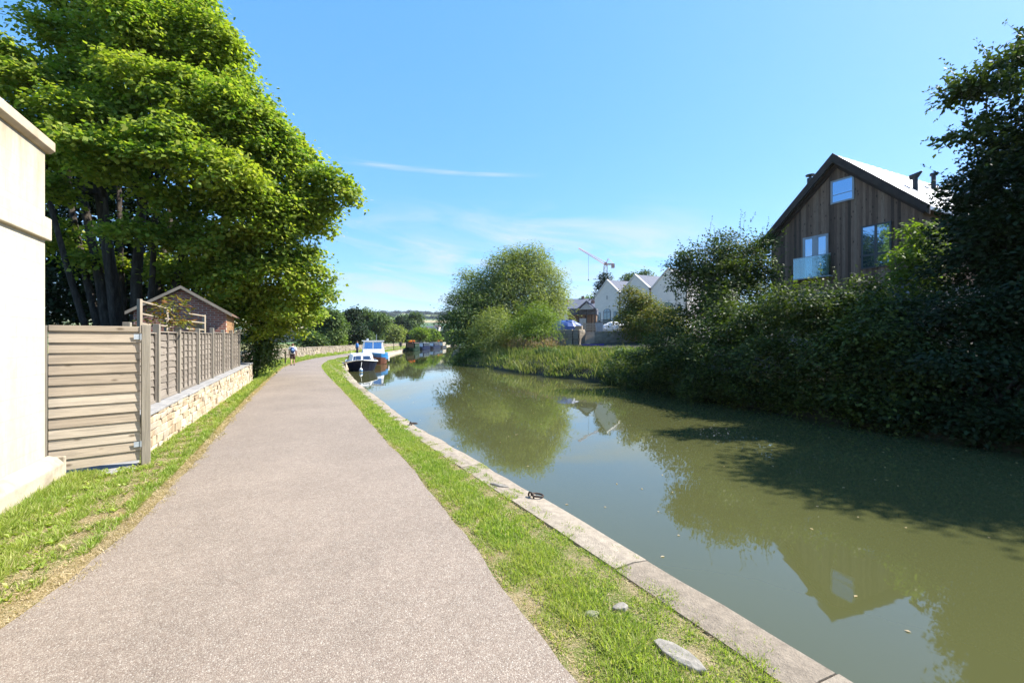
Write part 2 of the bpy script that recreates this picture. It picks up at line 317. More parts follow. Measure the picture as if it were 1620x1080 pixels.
def island_mat(name, cols, rough=.9, bs=22, bmp=.6, sc_=5):
    m, t, b = new_mat(name); g = NN(t, 'ShaderNodeNewGeometry'); v = objco(t)
    c = ramp(t, g.outputs['Random Per Island'], [(j / (len(cols) - 1), cols[j]) for j in range(len(cols))])
    c = mixc(t, .7, c, ramp(t, noise(t, v, sc_, 6, .65), [(.28, .5), (.68, 1.12)]), 'MULTIPLY'); LK(t, c, b.inputs['Base Color'])
    b.inputs['Roughness'].default_value = rough; b.inputs['Specular IOR Level'].default_value = .2; bump(t, b, noise(t, v, bs, 6, .7), bmp, .015); return m
M['rubble'] = island_mat('rubble stones', [(.34, .25, .16), (.46, .37, .25), (.56, .47, .34), (.40, .33, .25)])
M['drystone'] = island_mat('old wall stones', [(.22, .18, .135), (.29, .245, .185), (.35, .30, .23), (.25, .22, .18)], sc_=2)
M['coping'] = island_mat('coping stones', [(.27, .225, .17), (.33, .28, .215), (.38, .325, .25)], bs=60, bmp=1.0, sc_=13)
M['mortar'] = pm('mortar', [(.36, .30, .21), (.46, .39, .28)], 8, bs=60)
M['slab'] = pm('slate coping', [(.20, .20, .20), (.27, .265, .255), (.33, .32, .30)], 5, bs=40)
M['brick'] = brick_mat('red brick', (.42, .135, .075), (.27, .09, .058), (.46, .37, .28), .225, .075, .010, nz=.6)
M['tile'] = brick_mat('roof tiles', (.16, .10, .07), (.22, .13, .085), (.06, .05, .04), .2, .1, .008, plane='xy', nz=.6)
M['timber_trim'] = pm('timber trim', [(.26, .21, .15), (.36, .30, .22)], 3, (1, 1, 1), bs=40)
M['orange_wood'] = board_mat('orange cladding', [(.28, .16, .075), (.34, .2, .1)], .12, 2)
M['clad'] = board_mat('weathered cladding', [(.08, .052, .038), (.19, .122, .085), (.28, .185, .13), (.125, .075, .052), (.33, .235, .17)], .125, 0, (18, 1.0), knots=True)
M['barge'] = pm('dark barge board', [(.035, .026, .022), (.06, .045, .038)], 3, bs=40)
M['metal_roof'] = pm('pale metal roof', [(.34, .35, .36), (.46, .47, .48)], 2, (1, 1, 1), .45, .03, 30, .5, .5)
M['render_grey'] = pm('grey base stone', [(.22, .21, .19), (.32, .30, .27)], 4)
M['glass'] = glass_mat('window glass', (.03, .05, .08), .5); M['glass_d'] = glass_mat('dark glass', (.02, .03, .04), .16)
M['frame_grey'] = paint('grey window frame', (.30, .34, .38)); M['frame_dark'] = paint('dark frame', (.05, .055, .06))
M['balcony_glass'] = glass_mat('balcony glass', (.05, .075, .075), .14)
def clear_mat():
    m, t, b = new_mat('clear glass'); tp = NN(t, 'ShaderNodeBsdfTransparent'); tp.inputs[0].default_value = (.72, .82, .82, 1); gl = NN(t, 'ShaderNodeBsdfGlossy', i_Roughness=.03); gl.inputs[0].default_value = (.6, .8, .9, 1)
    mx = NN(t, 'ShaderNodeMixShader'); mx.inputs[0].default_value = .22; LK(t, tp.outputs[0], mx.inputs[1]); LK(t, gl.outputs[0], mx.inputs[2]); LK(t, mx.outputs[0], t.nodes['Material Output'].inputs[0]); return m
M['clear'] = clear_mat()
M['stone_pale'] = brick_mat('pale ashlar', (.70, .635, .53), (.75, .68, .57), (.62, .56, .47), .6, .28, .006, nz=.2, bmp=.15)
M['slate'] = brick_mat('slate roof', (.085, .10, .14), (.105, .12, .16), (.07, .08, .10), .3, .22, .01, plane='xy', rough=.8, nz=.3)
M['verge'] = pm('pale verge stone', [(.5, .47, .42), (.62, .58, .52)], 3)
M['black'] = paint('black metal', (.022, .022, .024), .5); M['rusty'] = pm('rusty iron', [(.03, .024, .021), (.055, .04, .032), (.085, .055, .04)], 20, rough=.85, bs=80)
M['navy'] = paint('navy hull paint', (.008, .012, .036), .5, .2); M['white'] = paint('white boat paint', (.74, .74, .72), .35, dirt=.1)
M['blue'] = paint('blue paint', (.03, .20, .50), .35); M['rusthull'] = pm('red brown hull', [(.11, .045, .03), (.17, .07, .045)], 6, bs=40)
M['boatgreen'] = paint('dark green paint', (.010, .026, .016), .8, .08); M['boatblue'] = paint('dark blue paint', (.010, .017, .045), .8, .08); M['boatred'] = paint('deep red paint', (.16, .03, .02), .4)
M['beige'] = paint('beige panel', (.5, .42, .3), .5)
M['varn'] = pm('varnished wood', [(.16, .075, .035), (.25, .12, .06)], 3, (1, 1, 6), .4, .1, 40)
M['skin'] = pm('skin', [(.50, .29, .21), (.56, .34, .25)], 6, rough=.55, bmp=.05); M['shirt'] = pm('white shirt', [(.72, .70, .70), (.80, .78, .78)], 6, rough=.9, bs=30)
M['shorts'] = pm('brown shorts', [(.10, .065, .055), (.14, .09, .075)], 6, rough=.9); M['pack'] = pm('blue backpack', [(.015, .04, .13), (.025, .06, .19)], 8, rough=.7)
M['packpale'] = pm('pale blue pocket', [(.2, .35, .6), (.26, .42, .68)], 8, rough=.7); M['hair'] = pm('brown hair', [(.12, .055, .03), (.18, .08, .045)], 30, rough=.7)
M['jacket'] = pm('blue jacket', [(.03, .13, .38), (.05, .18, .46)], 6, rough=.8); M['trouser'] = pm('dark trousers', [(.03, .03, .045), (.05, .05, .06)], 6, rough=.9)
M['shoe'] = pm('dark shoes', [(.03, .022, .02), (.05, .04, .035)], 9, rough=.6)
M['tarp'] = paint('blue tarpaulin', (.018, .065, .23), .5); M['bag'] = pm('white sacks', [(.62, .62, .62), (.78, .78, .77)], 6, rough=.8, bs=12)
M['purple'] = paint('violet plastic', (.13, .10, .42), .35); M['concrete'] = pm('concrete', [(.30, .27, .22), (.40, .36, .30)], 5, bs=50)
M['crane_red'] = paint('crane red paint', (.55, .27, .22), .6); M['crane_white'] = paint('crane white paint', (.6, .58, .56), .5)
M['hedge_soil'] = pm('bank soil', [(.020, .020, .009), (.034, .032, .015), (.026, .042, .011)], 3, bs=25, bmp=.8)
M['lowstone'] = pm('grey stone', [(.15, .14, .115), (.24, .22, .185), (.31, .29, .25)], 9, bs=30, bmp=.8)
def verge_mat():
    m, t, b = new_mat('verge soil'); v = objco(t)
    n1 = noise(t, v, 2.4, 8, .65); n2 = noise(t, v, 40, 6, .7)
    c = ramp(t, n1, [(.34, (.10, .14, .03)), (.48, (.16, .18, .05)), (.58, (.30, .25, .14)), (.72, (.33, .27, .17))])
    c = mixc(t, .6, c, ramp(t, n2, [(.3, .45), (.7, 1.2)]), 'MULTIPLY'); LK(t, c, b.inputs['Base Color']); b.inputs['Roughness'].default_value = 1; b.inputs['Specular IOR Level'].default_value = .1
    bump(t, b, n2, .8, .03); return m
M['verge_soil'] = verge_mat()
def path_mat():
    m, t, b = new_mat('path chippings'); v = objco(t)
    vo = NN(t, 'ShaderNodeTexVoronoi', i_Scale=135.0); LK(t, v, vo.inputs['Vector'])
    wn = NN(t, 'ShaderNodeTexWhiteNoise', noise_dimensions='3D'); LK(t, vo.outputs['Color'], wn.inputs['Vector'])
    c = ramp(t, wn.outputs[0], [(0, (.19, .146, .112)), (.25, (.23, .184, .144)), (.55, (.264, .217, .171)), (.85, (.304, .257, .206)), (.95, (.365, .32, .26)), (1, (.42, .38, .32))])
    c = mixc(t, ramp(t, vo.outputs['Distance'], [(.3, 0.0), (.8, .45)]), c, (.10, .075, .062))
    big = noise(t, v, .55, 6, .68, .5); c = mixc(t, .6, c, ramp(t, big, [(.3, .72), (.7, 1.15)]), 'MULTIPLY')
    mid = noise(t, v, 14, 4, .7); c = mixc(t, .35, c, ramp(t, mid, [(.3, .6), (.7, 1.2)]), 'MULTIPLY')
    LK(t, c, b.inputs['Base Color']); b.inputs['Roughness'].default_value = .85; b.inputs['Specular IOR Level'].default_value = .3
    bump(t, b, math_n(t, 'SUBTRACT', mid, vo.outputs['Distance']), .55, .006); return m
M['path'] = path_mat()
def water_mat():
    m, t, b = new_mat('canal water'); v = objco(t)
    n = noise(t, v, .12, 3); LK(t, ramp(t, n, [(.35, (.061, .065, .0235)), (.65, (.072, .075, .027))]), b.inputs['Base Color'])
    b.inputs['Roughness'].default_value = .025; b.inputs['IOR'].default_value = 1.6; b.inputs['Specular IOR Level'].default_value = .5
    v2 = objco(t, (1, .45, 1)); h = math_n(t, 'ADD', math_n(t, 'MULTIPLY', noise(t, v2, 1.6, 3, .5), 1.0), math_n(t, 'MULTIPLY', noise(t, v2, 6, 2, .5), .03))
    bump(t, b, h, .10, .03); return m
M['water'] = water_mat()
def field_mat():
    m, t, b = new_mat('fields'); v = objco(t, (.0042, .0065, 0)); vo = NN(t, 'ShaderNodeTexVoronoi', i_Scale=1.0); LK(t, v, vo.inputs['Vector'])
    ve = NN(t, 'ShaderNodeTexVoronoi', feature='DISTANCE_TO_EDGE', i_Scale=1.0); LK(t, v, ve.inputs['Vector'])
    wn = NN(t, 'ShaderNodeTexWhiteNoise', noise_dimensions='3D'); LK(t, vo.outputs['Color'], wn.inputs['Vector'])
    c = ramp(t, wn.outputs[0], [(0, (.10, .17, .05)), (.3, (.15, .21, .06)), (.5, (.07, .12, .05)), (.68, (.32, .27, .14)), (.85, (.19, .22, .08)), (1, (.38, .32, .18))], 'CONSTANT')
    n = noise(t, objco(t), .02, 5); c = mixc(t, .5, c, ramp(t, n, [(.3, .6), (.7, 1.2)]), 'MULTIPLY')
    c = mixc(t, ramp(t, ve.outputs[0], [(.025, 1.0), (.045, 0.0)]), c, (.035, .06, .03))
    LK(t, c, b.inputs['Base Color']); b.inputs['Roughness'].default_value = 1; b.inputs['Specular IOR Level'].default_value = .1; return m
M['field'] = field_mat()
# ------------------------------------------------------------------ lines of the place (all in metres)
def smooth(pts, step=.5):
    p = np.array(pts, float); out = []
    for i in range(len(p) - 1):
        a, b_, c, d = p[max(i - 1, 0)], p[i], p[i + 1], p[min(i + 2, len(p) - 1)]
        n = max(2, int(np.linalg.norm(c - b_) / step))
        for k in range(n):
            t = k / n; out.append(.5 * ((2 * b_) + (c - a) * t + (2 * a - 5 * b_ + 4 * c - d) * t * t + (3 * b_ - a - 3 * c + d) * t ** 3))
    return np.array(out + [p[-1]])
COPE = smooth([(13.6, -20), (6.6, -7), (1.83, 2.42), (.3, 5.38), (-1.3, 8.4), (-2.25, 10.2), (-4.3, 14.7), (-6.5, 19.5), (-9.06, 25.6), (-11.6, 31.9), (-14.3, 39.6), (-16.9, 52), (-19.3, 70), (-23.3, 97), (-25, 120), (-25.3, 150), (-27, 190), (-30, 250)], .4)
PR = smooth([(11, -20), (5, -7), (.366, 2.415), (-.26, 3.83), (-1.43, 6.5), (-2.75, 9.27), (-5.9, 16.1), (-10.4, 25.6), (-13.9, 33.5), (-16.4, 40.8), (-18.2, 48.4), (-20.2, 62), (-22.3, 77), (-26, 97), (-27.8, 120), (-28.2, 150), (-30, 190), (-33, 250)], .4)
PL = smooth([(7, -20), (.9, -7), (-2.85, 2), (-3.2, 2.9), (-3.45, 3.9), (-4.2, 5.7), (-5.2, 7.9), (-7.25, 12.3), (-10.2, 18.9), (-13.1, 25.6), (-16.5, 34), (-20.1, 46.7), (-22.7, 62), (-24.8, 77), (-28.6, 97), (-30.3, 120), (-30.7, 150), (-32.5, 190), (-35.5, 250)], .4)
RB = smooth([(22, -22), (15, -4), (11.9, 5), (9.7, 11), (8.4, 15), (6.3, 23), (4.5, 26), (1.8, 30), (-1.5, 37), (-5.1, 46.4), (-7.7, 58), (-10, 75), (-12.5, 97), (-15.5, 130), (-17, 160), (-19, 200), (-22, 250)], .6)
def X_at(line, y): return np.interp(y, line[:, 1], line[:, 0])
WALL_Y = [(-20, 3), (2.0, -4.12), (5.75, -5.84), (6.0, -6.0), (6.65, -5.42), (7.3, -5.78), (20.7, -11.67), (22.5, -12.8), (30, -16.5), (36, -19), (43.5, -22), (72, -27), (105, -31.5), (137, -35), (250, -39)]
WY = np.array([a for a, b in WALL_Y], float); WX = np.array([b for a, b in WALL_Y], float)
def XW(y): return np.interp(y, WY, WX)
# ------------------------------------------------------------------ terrain, water, path
ys = np.concatenate([[-1500, -400, -60], np.linspace(260, 900, 12), np.linspace(1000, 3000, 34), [3600]]); xs = np.concatenate([[-3600, -2400], np.linspace(-1800, 1800, 73), [2400, 3600]])
gx, gy = np.meshgrid(xs, ys)
def hill(x, y):
    t = np.clip((y - 500) / 1700, 0, 1); s = t * t * (3 - 2 * t)
    h = 98 - .022 * (x + 420) + 9 * np.sin(x / 260 + 1) + 5 * np.sin(x / 97)
    h = h * np.exp(-((x + 500) / 1500) ** 2) + 30
    return s * h - .8 + np.where(y > 2300, -(y - 2300) * .05, 0) * (s > .9)
grid('terrain', np.stack([gx, gy, hill(gx, gy)], -1), M['field'])['kind'] = 'structure'
yy = COPE[:, 1]
def noise2(x, y): return .5 * np.sin(x * 1.7 + y * .9) + .3 * np.sin(x * 4.1 - y * 3.3 + 1) + .2 * np.sin(x * 9 + y * 7)
offs = [0.2, .5, 1, 2, 3.5, 5, 7, 10, 14, 20, 40, 120]
gl = np.stack([np.stack([COPE[:, 0] - o, yy, np.where(np.full(len(yy), o) < 8, .0, .0) - .01 + .0 * yy], -1) for o in offs], 1)
gl[:, :, 2] += np.array([-.02] + [0] * (len(offs) - 1))[None, :]
g_ = grid('ground', gl, M['verge_soil']); g_['kind'] = 'structure'
pc = []
for i, y in enumerate(np.concatenate([np.arange(-20, 20, .12), np.arange(20, 60, .5), np.arange(60, 250, 2)])):
    a, b_ = X_at(PL, y), X_at(PR, y); j1 = .035 * noise2(y * 1.6, 1) + random.uniform(-.008, .008); j2 = .022 * noise2(y * 1.4, 5) + random.uniform(-.006, .006)
    pc.append([(a + j1 + (b_ + j2 - a - j1) * k / 6, y, .004 + .03 * math.sin(math.pi * k / 6)) for k in range(7)])
grid('path', np.array(pc), M['path'])['kind'] = 'structure'
# right bank: earth that climbs from the water
n_in = np.array((.9, .44)); cols_ = [(0, -.75), (.35, -.3), (1.2, .25), (3, .7), (6, 1.05), (9.5, 1.3), (13, 1.6), (20, 2.0), (40, 2.6), (120, 3.2)]
gr = np.stack([np.stack([RB[:, 0] + o * n_in[0], RB[:, 1] + o * n_in[1], z + .08 * noise2(RB[:, 0] + o, RB[:, 1])], -1) for o, z in cols_], 1)
grid('bank', gr, M['hedge_soil'])['kind'] = 'structure'
wy = np.concatenate([np.arange(-20, 60, 1.0), np.arange(60, 250, 5)])
wp = np.stack([np.stack([X_at(COPE, wy) - .15 + (X_at(RB, wy) + .9 - X_at(COPE, wy)) * k / 8, wy, np.full_like(wy, WZ)], -1) for k in range(9)], 1)
grid('water', wp, M['water'])['kind'] = 'structure'
# terraced yard in front of the far houses
mb = MB(); mb.prism([(4.9, 48.6), (6.85, 47.4), (6.85, 49.0), (9.1, 49.0), (9.1, 45.3), (13.2, 42.0), (40, 55), (34, 100), (2, 100)], 'z', 1.0, 2.75); mb.build('yard', M['concrete'])['kind'] = 'structure'
# canal edge: coping stones on a masonry wall
root = thing('canal_edge', 'long stone coping and wall along the towpath side of the canal', 'canal edge')
mb = MB(); mw = MB()
seg = np.linalg.norm(np.diff(COPE, axis=0), axis=1); s_ = np.concatenate([[0], np.cumsum(seg)])
def cope_at(s): return np.array((np.interp(s, s_, COPE[:, 0]), np.interp(s, s_, COPE[:, 1])))
s = 0.0
while s < s_[-1] - 2:
    L = random.uniform(1.1, 1.9) if s < 90 else 4
    n = 4; q0 = random.uniform(-.008, .008)
    for k in range(n):
        a, b_ = cope_at(s + .006 + (L - .012) * k / n), cope_at(s + .006 + (L - .012) * (k + 1) / n); d = unit(b_ - a); nn = np.array((-d[1], d[0]))
        if k == 0: A = a; nA = nn; ring = []
        ring += [(a, nn)] + ([(b_, nn)] if k == n - 1 else [])
    vs = []
    for (p, nn) in ring:
        e = random.uniform(-.022, .010)
        for off, z in ((0.02, -.26), (-.005 + e, -.03), (.03 + e, .0), (.18, .012), (.36, .0), (.38, -.26)):
            q = p + nn * off; vs.append((q[0], q[1], z + q0 + random.uniform(-.004, .004)))
    f = []
    for i in range(len(ring) - 1): f += [(i * 6 + k, i * 6 + k + 1, (i + 1) * 6 + k + 1, (i + 1) * 6 + k) for k in range(5)]
    e = (len(ring) - 1) * 6; f += [(5, 4, 3, 2, 1, 0), tuple(e + k for k in range(6))]
    mb.add(vs, f); s += L
mb.build('coping', M['coping'], root, smooth=False)
pw = np.stack([np.stack([COPE[:, 0] - .05, COPE[:, 1], np.full(len(COPE), z)], -1) for z in (-.02, -.25, -.6, -1.2)], 1); pw[:, 0, 0] -= .3
pw[:, 1:, 0] += .06
grid('wall_face', pw, M['mortar'], root)
# ------------------------------------------------------------------ grass, straw, weeds
def scatter(n, y0, y1, fa, fb, g):             # even over the strip between two lines
    yt = np.linspace(y0, y1, 400); wd = np.maximum(fb(yt) - fa(yt), .01); c = np.cumsum(wd); c = c / c[-1]
    y = np.interp(g.random(n), c, yt); a, b_ = fa(y), fb(y); return a + (b_ - a) * g.random(n), y
EDGES = set()
def grass_set(strips, g, dry):
    out = []
    for (n, y0, y1, fa, fb, h, wd, lean) in strips:
        x, y = scatter(n, y0, y1, fa, fb, g)
        nz = noise2(x * 2.3, y * 2.1) + .6 * noise2(x * 6.1 + 4, y * 5.3)
        keep = (nz > -.24 + g.normal(0, .25, n)) if not dry else ((nz < .0 + g.normal(0, .33, n)) | np.full(n, fa in EDGES))
        x, y, nz = x[keep], y[keep], nz[keep]; k = len(x)
        tall = np.clip(1 + .75 * np.clip(nz, -1, 1) + .5 * noise2(x * 3.7 + 9, y * 3.1), .45, 2.4)
        d = unit(np.stack([g.normal(size=k) * lean, g.normal(size=k) * lean, np.ones(k) if not dry else np.full(k, .22)], -1)) * (h * tall * g.uniform(.5, 1.35, k))[:, None]
        an = g.random(k) * 6.28; sd_ = np.stack([np.cos(an), np.sin(an), np.zeros(k)], -1) * (wd * g.uniform(.6, 1.3, k))[:, None]
        out.append(blades(np.stack([x, y, np.full(k, -.012)], -1), d, sd_, np.array((0, 0, 1.0)) * (h * .06), .4))
    return np.concatenate(out)
g1 = np.random.default_rng(21)
rA, rB = (lambda y: X_at(PR, y) + .03), (lambda y: X_at(COPE, y) - .30)
rB2 = lambda y: X_at(COPE, y) - .15 + .07 * np.sin(y * 5) + .06 * np.sin(y * 1.9 + 1)
lA, lB = (lambda y: XW(y) + .02), (lambda y: X_at(PL, y) - .16)
v = grass_set([(42000, 1.4, 4.2, rA, rB2, .036, .0030, .8), (46000, 4.2, 9, rA, rB2, .038, .0042, .8), (34000, 9, 20, rA, rB2, .042, .009, .7), (30000, 20, 60, rA, rB2, .06, .022, .6), (12000, 60, 200, rA, rB2, .12, .06, .4)], g1, False)
tag(np_mesh('verge_grass', v, 4, M['grass']), 'short bright green grass strip between the path and the canal coping', 'grass', kind='stuff')
v = grass_set([(60000, 2.2, 6.2, lA, lB, .065, .0042, .8), (34000, 6.2, 13, lA, lB, .065, .006, .8), (24000, 13, 24, lA, lB, .08, .012, .6), (26000, 24, 60, lA, lB, .14, .03, .5), (9000, 60, 200, lA, lB, .16, .07, .5)], g1, False)
k = 130; x, y = scatter(k, 2.3, 7, lA, lB, g1)    # broad dock and plantain leaves
k = 14; wl = []
for i in range(150):
    x, y = scatter(1, 2.2, 7.5, lA, lB, g1); m_ = 6; a = g1.random(m_) * 6.28
    d = np.stack([np.cos(a), np.sin(a), g1.uniform(.3, 1.2, m_)], -1) * .042; sd_ = np.stack([-np.sin(a), np.cos(a), 0 * a], -1) * .013
    wl.append(blades(np.tile((x[0], y[0], .0), (m_, 1)), d, sd_, np.array((0, 0, .015))))
v = np.concatenate([v] + wl)
tag(np_mesh('verge_grass', v, 4, M['grass']), 'longer tufted grass and weeds under the gate and garden wall', 'grass', kind='stuff')
eA = lambda y: X_at(PL, y) - .26 - .16 * np.sin(y * 2.1) * np.sin(y * .9); eB = lambda y: X_at(PL, y) + .07 + .05 * np.sin(y * 3.7 + 1); fA = lambda y: X_at(PR, y) - .07; fB = lambda y: X_at(PR, y) + .1
EDGES.update((eA, fA))
v = grass_set([(26000, 1.4, 4.2, rA, rB, .05, .0022, 1.0), (22000, 4.2, 9, rA, rB, .06, .0035, 1.0), (9000, 9, 20, rA, rB, .07, .008, 1.0),
               (34000, 2.2, 7, lA, lB, .09, .003, 1.0), (10000, 7, 20, lA, lB, .09, .006, 1.0), (5000, 20, 45, lA, lB, .12, .015, 1.0),
               (70000, 2.4, 8, eA, eB, .05, .0032, 1.2), (40000, 8, 20, eA, eB, .06, .007, 1.2), (6000, 20, 45, eA, eB, .08, .014, 1.2),
               (2600, 1.6, 9, lambda y: X_at(PL, y), lambda y: X_at(PR, y), .03, .002, 1.2), (9000, 1.6, 8, fA, fB, .045, .003, 1.2), (7000, 8, 20, fA, fB, .05, .006, 1.2)], g1, True)
tag(np_mesh('dry_grass', v, 4, M['straw']), 'straw coloured dry clippings along the edges of the path', 'dry grass', kind='stuff')
k = 150; yt = g1.uniform(3.2, 26, k); a_ = g1.random(k) ** 1.3; xw_ = X_at(COPE, yt) * a_ + X_at(RB, yt) * (1 - a_); an = g1.random(k) * 6.28
d = np.stack([np.cos(an), np.sin(an), 0 * an], -1) * g1.uniform(.025, .07, (k, 1)); sd_ = np.stack([-np.sin(an), np.cos(an), 0 * an], -1) * .014
tag(np_mesh('floating_leaves', blades(np.stack([xw_, yt, np.full(k, WZ + .004)], -1), d, sd_, np.array((0, 0, .004))), 4, M['straw']), 'scattered dead leaves floating on the canal', 'leaves', kind='stuff')
# ------------------------------------------------------------------ left bank: building, gate, fence, wall, shed
B0 = (-5.95, 5.85, 0)
root = thing('white_building', 'cream painted building with a string course and stone cornice beside the gate', 'building', B0, TH_L)
mb = MB(); mb.bx(-12, 0, 0, 7, .2, 4.22); mb.build('wall', M['cream'], root, bevel=.01)
mb = MB(); mb.prism([(-.17, -.05), (-.17, .22), (-.10, .30), (-.001, .33), (-.001, -.05)], 'x', -12.1, .05); mb.prism([(-.17, -.05), (-.17, .3), (7, .3), (7, -.05)], 'x', .0505, .11); mb.build('plinth', M['plinth'], root, bevel=.015)
mb = MB(); mb.bx(-12, .045, -.05, 7.05, 3.08, 3.36); mb.build('string_course', M['cream'], root, bevel=.012)
mb = MB(); mb.prism([(-.03, 4.2), (-.075, 4.24), (-.075, 4.35), (.0, 4.40), (7, 4.40), (7, 4.2)], 'x', -12.1, .07); mb.build('cornice', M['cream2'], root, bevel=.008)
gth = math.atan2(.64, .69); G0 = (-6.07, 6.01, 0)
root = thing('wooden_gate', 'closed gate of wide pale horizontal lapped boards between building and fence', 'gate', G0, gth)
mb = MB(); zt = 2.005; n = 13; h = (zt - .09 - .08) / n
for i in range(n):
    z0 = .085 + i * h; z1 = z0 + h * 1.10; y0 = -.033 + random.uniform(-.003, .003); a = random.uniform(-.004, .004)
    mb.add([(0, y0, z0 + a), (.93, y0, z0 - a), (.93, y0 + .016, z0 - a), (0, y0 + .016, z0 + a), (0, -.012, z1 + a), (.93, -.012, z1 - a), (.93, .004, z1 - a), (0, .004, z1 + a)],
           [(0, 3, 2, 1), (4, 5, 6, 7), (0, 1, 5, 4), (1, 2, 6, 5), (2, 3, 7, 6), (3, 0, 4, 7)])
mb.build('boards', M['gate'], root)
mb = MB(); mb.bx(0, .93, -.038, .05, zt - .075, zt); mb.bx(.0, .09, .012, .05, .1, zt - .08); mb.bx(.84, .93, .012, .05, .1, zt - .08); mb.bx(.09, .84, .012, .05, .12, .2); mb.bx(.09, .84, .012, .05, 1.0, 1.08); mb.build('frame', M['gate'], root, bevel=.004)
for z in (.28, 1.82):
    mb = MB(); mb.bx(.86, .965, -.05, -.046, z, z + .075); mb.tube([(.937, -.052, z - .005), (.937, -.052, z + .08)], .009); mb.build('hinge', paint('galvanised hinge', (.38, .42, .45), .45) if z < 1 else bpy.data.materials['galvanised hinge'], root)
root = thing('gate_post', 'square grey timber post on the hinge side of the gate', 'post', G0, gth)
mb = MB(); mb.bx(.945, 1.05, -.06, .05, -.1, 2.03); mb.build('post_timber', M['post'], root, bevel=.006)
root = thing('gate_post', 'slim notched timber post fixed to the cream building beside the gate', 'post', G0, gth)
mb = MB(); mb.bx(-.10, -.01, -.05, .05, 0, 2.0)
for i in range(9): mb.bx(-.10, -.04, -.062, -.052, .1 + i * .21, .2 + i * .21)
mb.build('post_timber', M['post'], root, bevel=.004)
mb = MB(); mb.prism([(-6.02, 5.72), (-5.2, 6.3), (-5.6, 6.9), (-6.5, 6.4)], 'z', -.06, .012); tag(mb.build('paving_slab', M['slab'], bevel=.01), 'flat grey stone slab laid as a threshold under the gate', 'slab')
# stone garden wall along the verge
WL0 = np.array((-5.82, 7.28)); WLd = unit(np.array((-5.88, 13.4))); thw = math.atan2(WLd[1], WLd[0]); WLn = 14.7
root = thing('garden_wall', 'low wall of pale rubble stone under the panel fence', 'wall', (*WL0, 0), thw)   # local x away, local -y towards the path
mb = MB(); z = -.05; row = 0
def wtop(x): return .60 + .19 * x / WLn
while z < .9:
    hh = random.uniform(.09, .17); x = random.uniform(-.2, 0)
    while x < WLn:
        ww = random.uniform(.14, .42); x0, x1 = max(x, 0) + .006, min(x + ww, WLn) - .006
        top = min(z + hh - .008, wtop((x0 + x1) / 2) - .01)
        if x1 - x0 > .05 and top - z > .03: mb.box(((x0 + x1) / 2, .09 + random.uniform(-.015, .012), (z + top) / 2), (x1 - x0, .2, top - z), jit=.013)
        x += ww
    z += hh
mb.build('stonework', M['rubble'], root, bevel=.014)
mb = MB(); mb.prism([(0.02, -.1), (WLn - .02, -.1), (WLn - .02, wtop(WLn) - .02), (.02, wtop(0) - .02)], 'y', .035, .5); mb.build('mortar_core', M['mortar'], root)
mb = MB(); x = -.04
while x < WLn:
    L = random.uniform(.75, 1.1); x1 = min(x + L, WLn + .03); z = wtop((x + x1) / 2)
    mb.box(((x + x1) / 2, .2 + random.uniform(-.01, .01), z + .02), (x1 - x - .008, .46, .045), ry=-math.atan(.19 / WLn), jit=.004); x = x1
mb.build('coping_slabs', M['slab'], root, bevel=.006)
mb = MB(); mb.bx(.25, 60, .52, 22, -.05, .5); o = mb.build('garden', M['hedge_soil']); o.location = (WL0[0], WL0[1], 0); o.rotation_euler = (0, 0, thw); o['kind'] = 'structure'
# panel fence on top of it
root = thing('panel_fence', 'weathered grey lapped panel fence standing on the garden wall', 'fence', (*WL0, 0), thw)
fx = [-.08, 1.42, 2.9, 4.75, 6.6, 8.35, 10.1, 11.95]
for i, x in enumerate(fx):
    mb = MB(); zt = 2.07 + .012 * x + random.uniform(-.02, .03); mb.box((x, .205, (wtop(x) + zt) / 2 + .02), (.09, .10, zt - wtop(x) - .05), ry=random.uniform(-.012, .012)); mb.build('post', M['post'], root, bevel=.006)
for i in range(len(fx) - 1):
    a, b_ = fx[i] + .05, fx[i + 1] - .05; mb = MB(); zb = wtop(a) + .10; zt = 1.93 + .012 * a + random.uniform(-.02, .02); nb = 9; hh = (zt - zb) / nb
    for r in range(nb):
        z0 = zb + r * hh; npt = 9; vs = []
        ph = random.uniform(0, 6)
        for k in range(npt):
            x = a + (b_ - a) * k / (npt - 1); wv = .012 * math.sin(ph + x * 5) + .006 * math.sin(ph * 2 + x * 13)
            for (yy_, zz) in ((.215, z0 + wv), (.227, z0 + wv), (.25, z0 + hh * 1.2 + wv * .4), (.238, z0 + hh * 1.2 + wv * .4)): vs.append((x, yy_, zz))
        f = [(k * 4 + q, k * 4 + (q + 1) % 4, k * 4 + 4 + (q + 1) % 4, k * 4 + 4 + q) for k in range(npt - 1) for q in range(4)]
        mb.add(vs, f + [(3, 2, 1, 0), tuple((npt - 1) * 4 + q for q in range(4))])
    for q in ((0.02, .5, .98) if b_ - a < 1.5 else (.015, .27, .5, .73, .985)): mb.box((a + (b_ - a) * q, .205, (zb + zt) / 2), (.045, .018, zt - zb + .03))
    mb.bx(a, b_, .195, .262, zt + .012, zt + .032); mb.bx(a, b_, .20, .214, zb - .04, zb + .01)
    mb.build('panel', M['fence'], root)
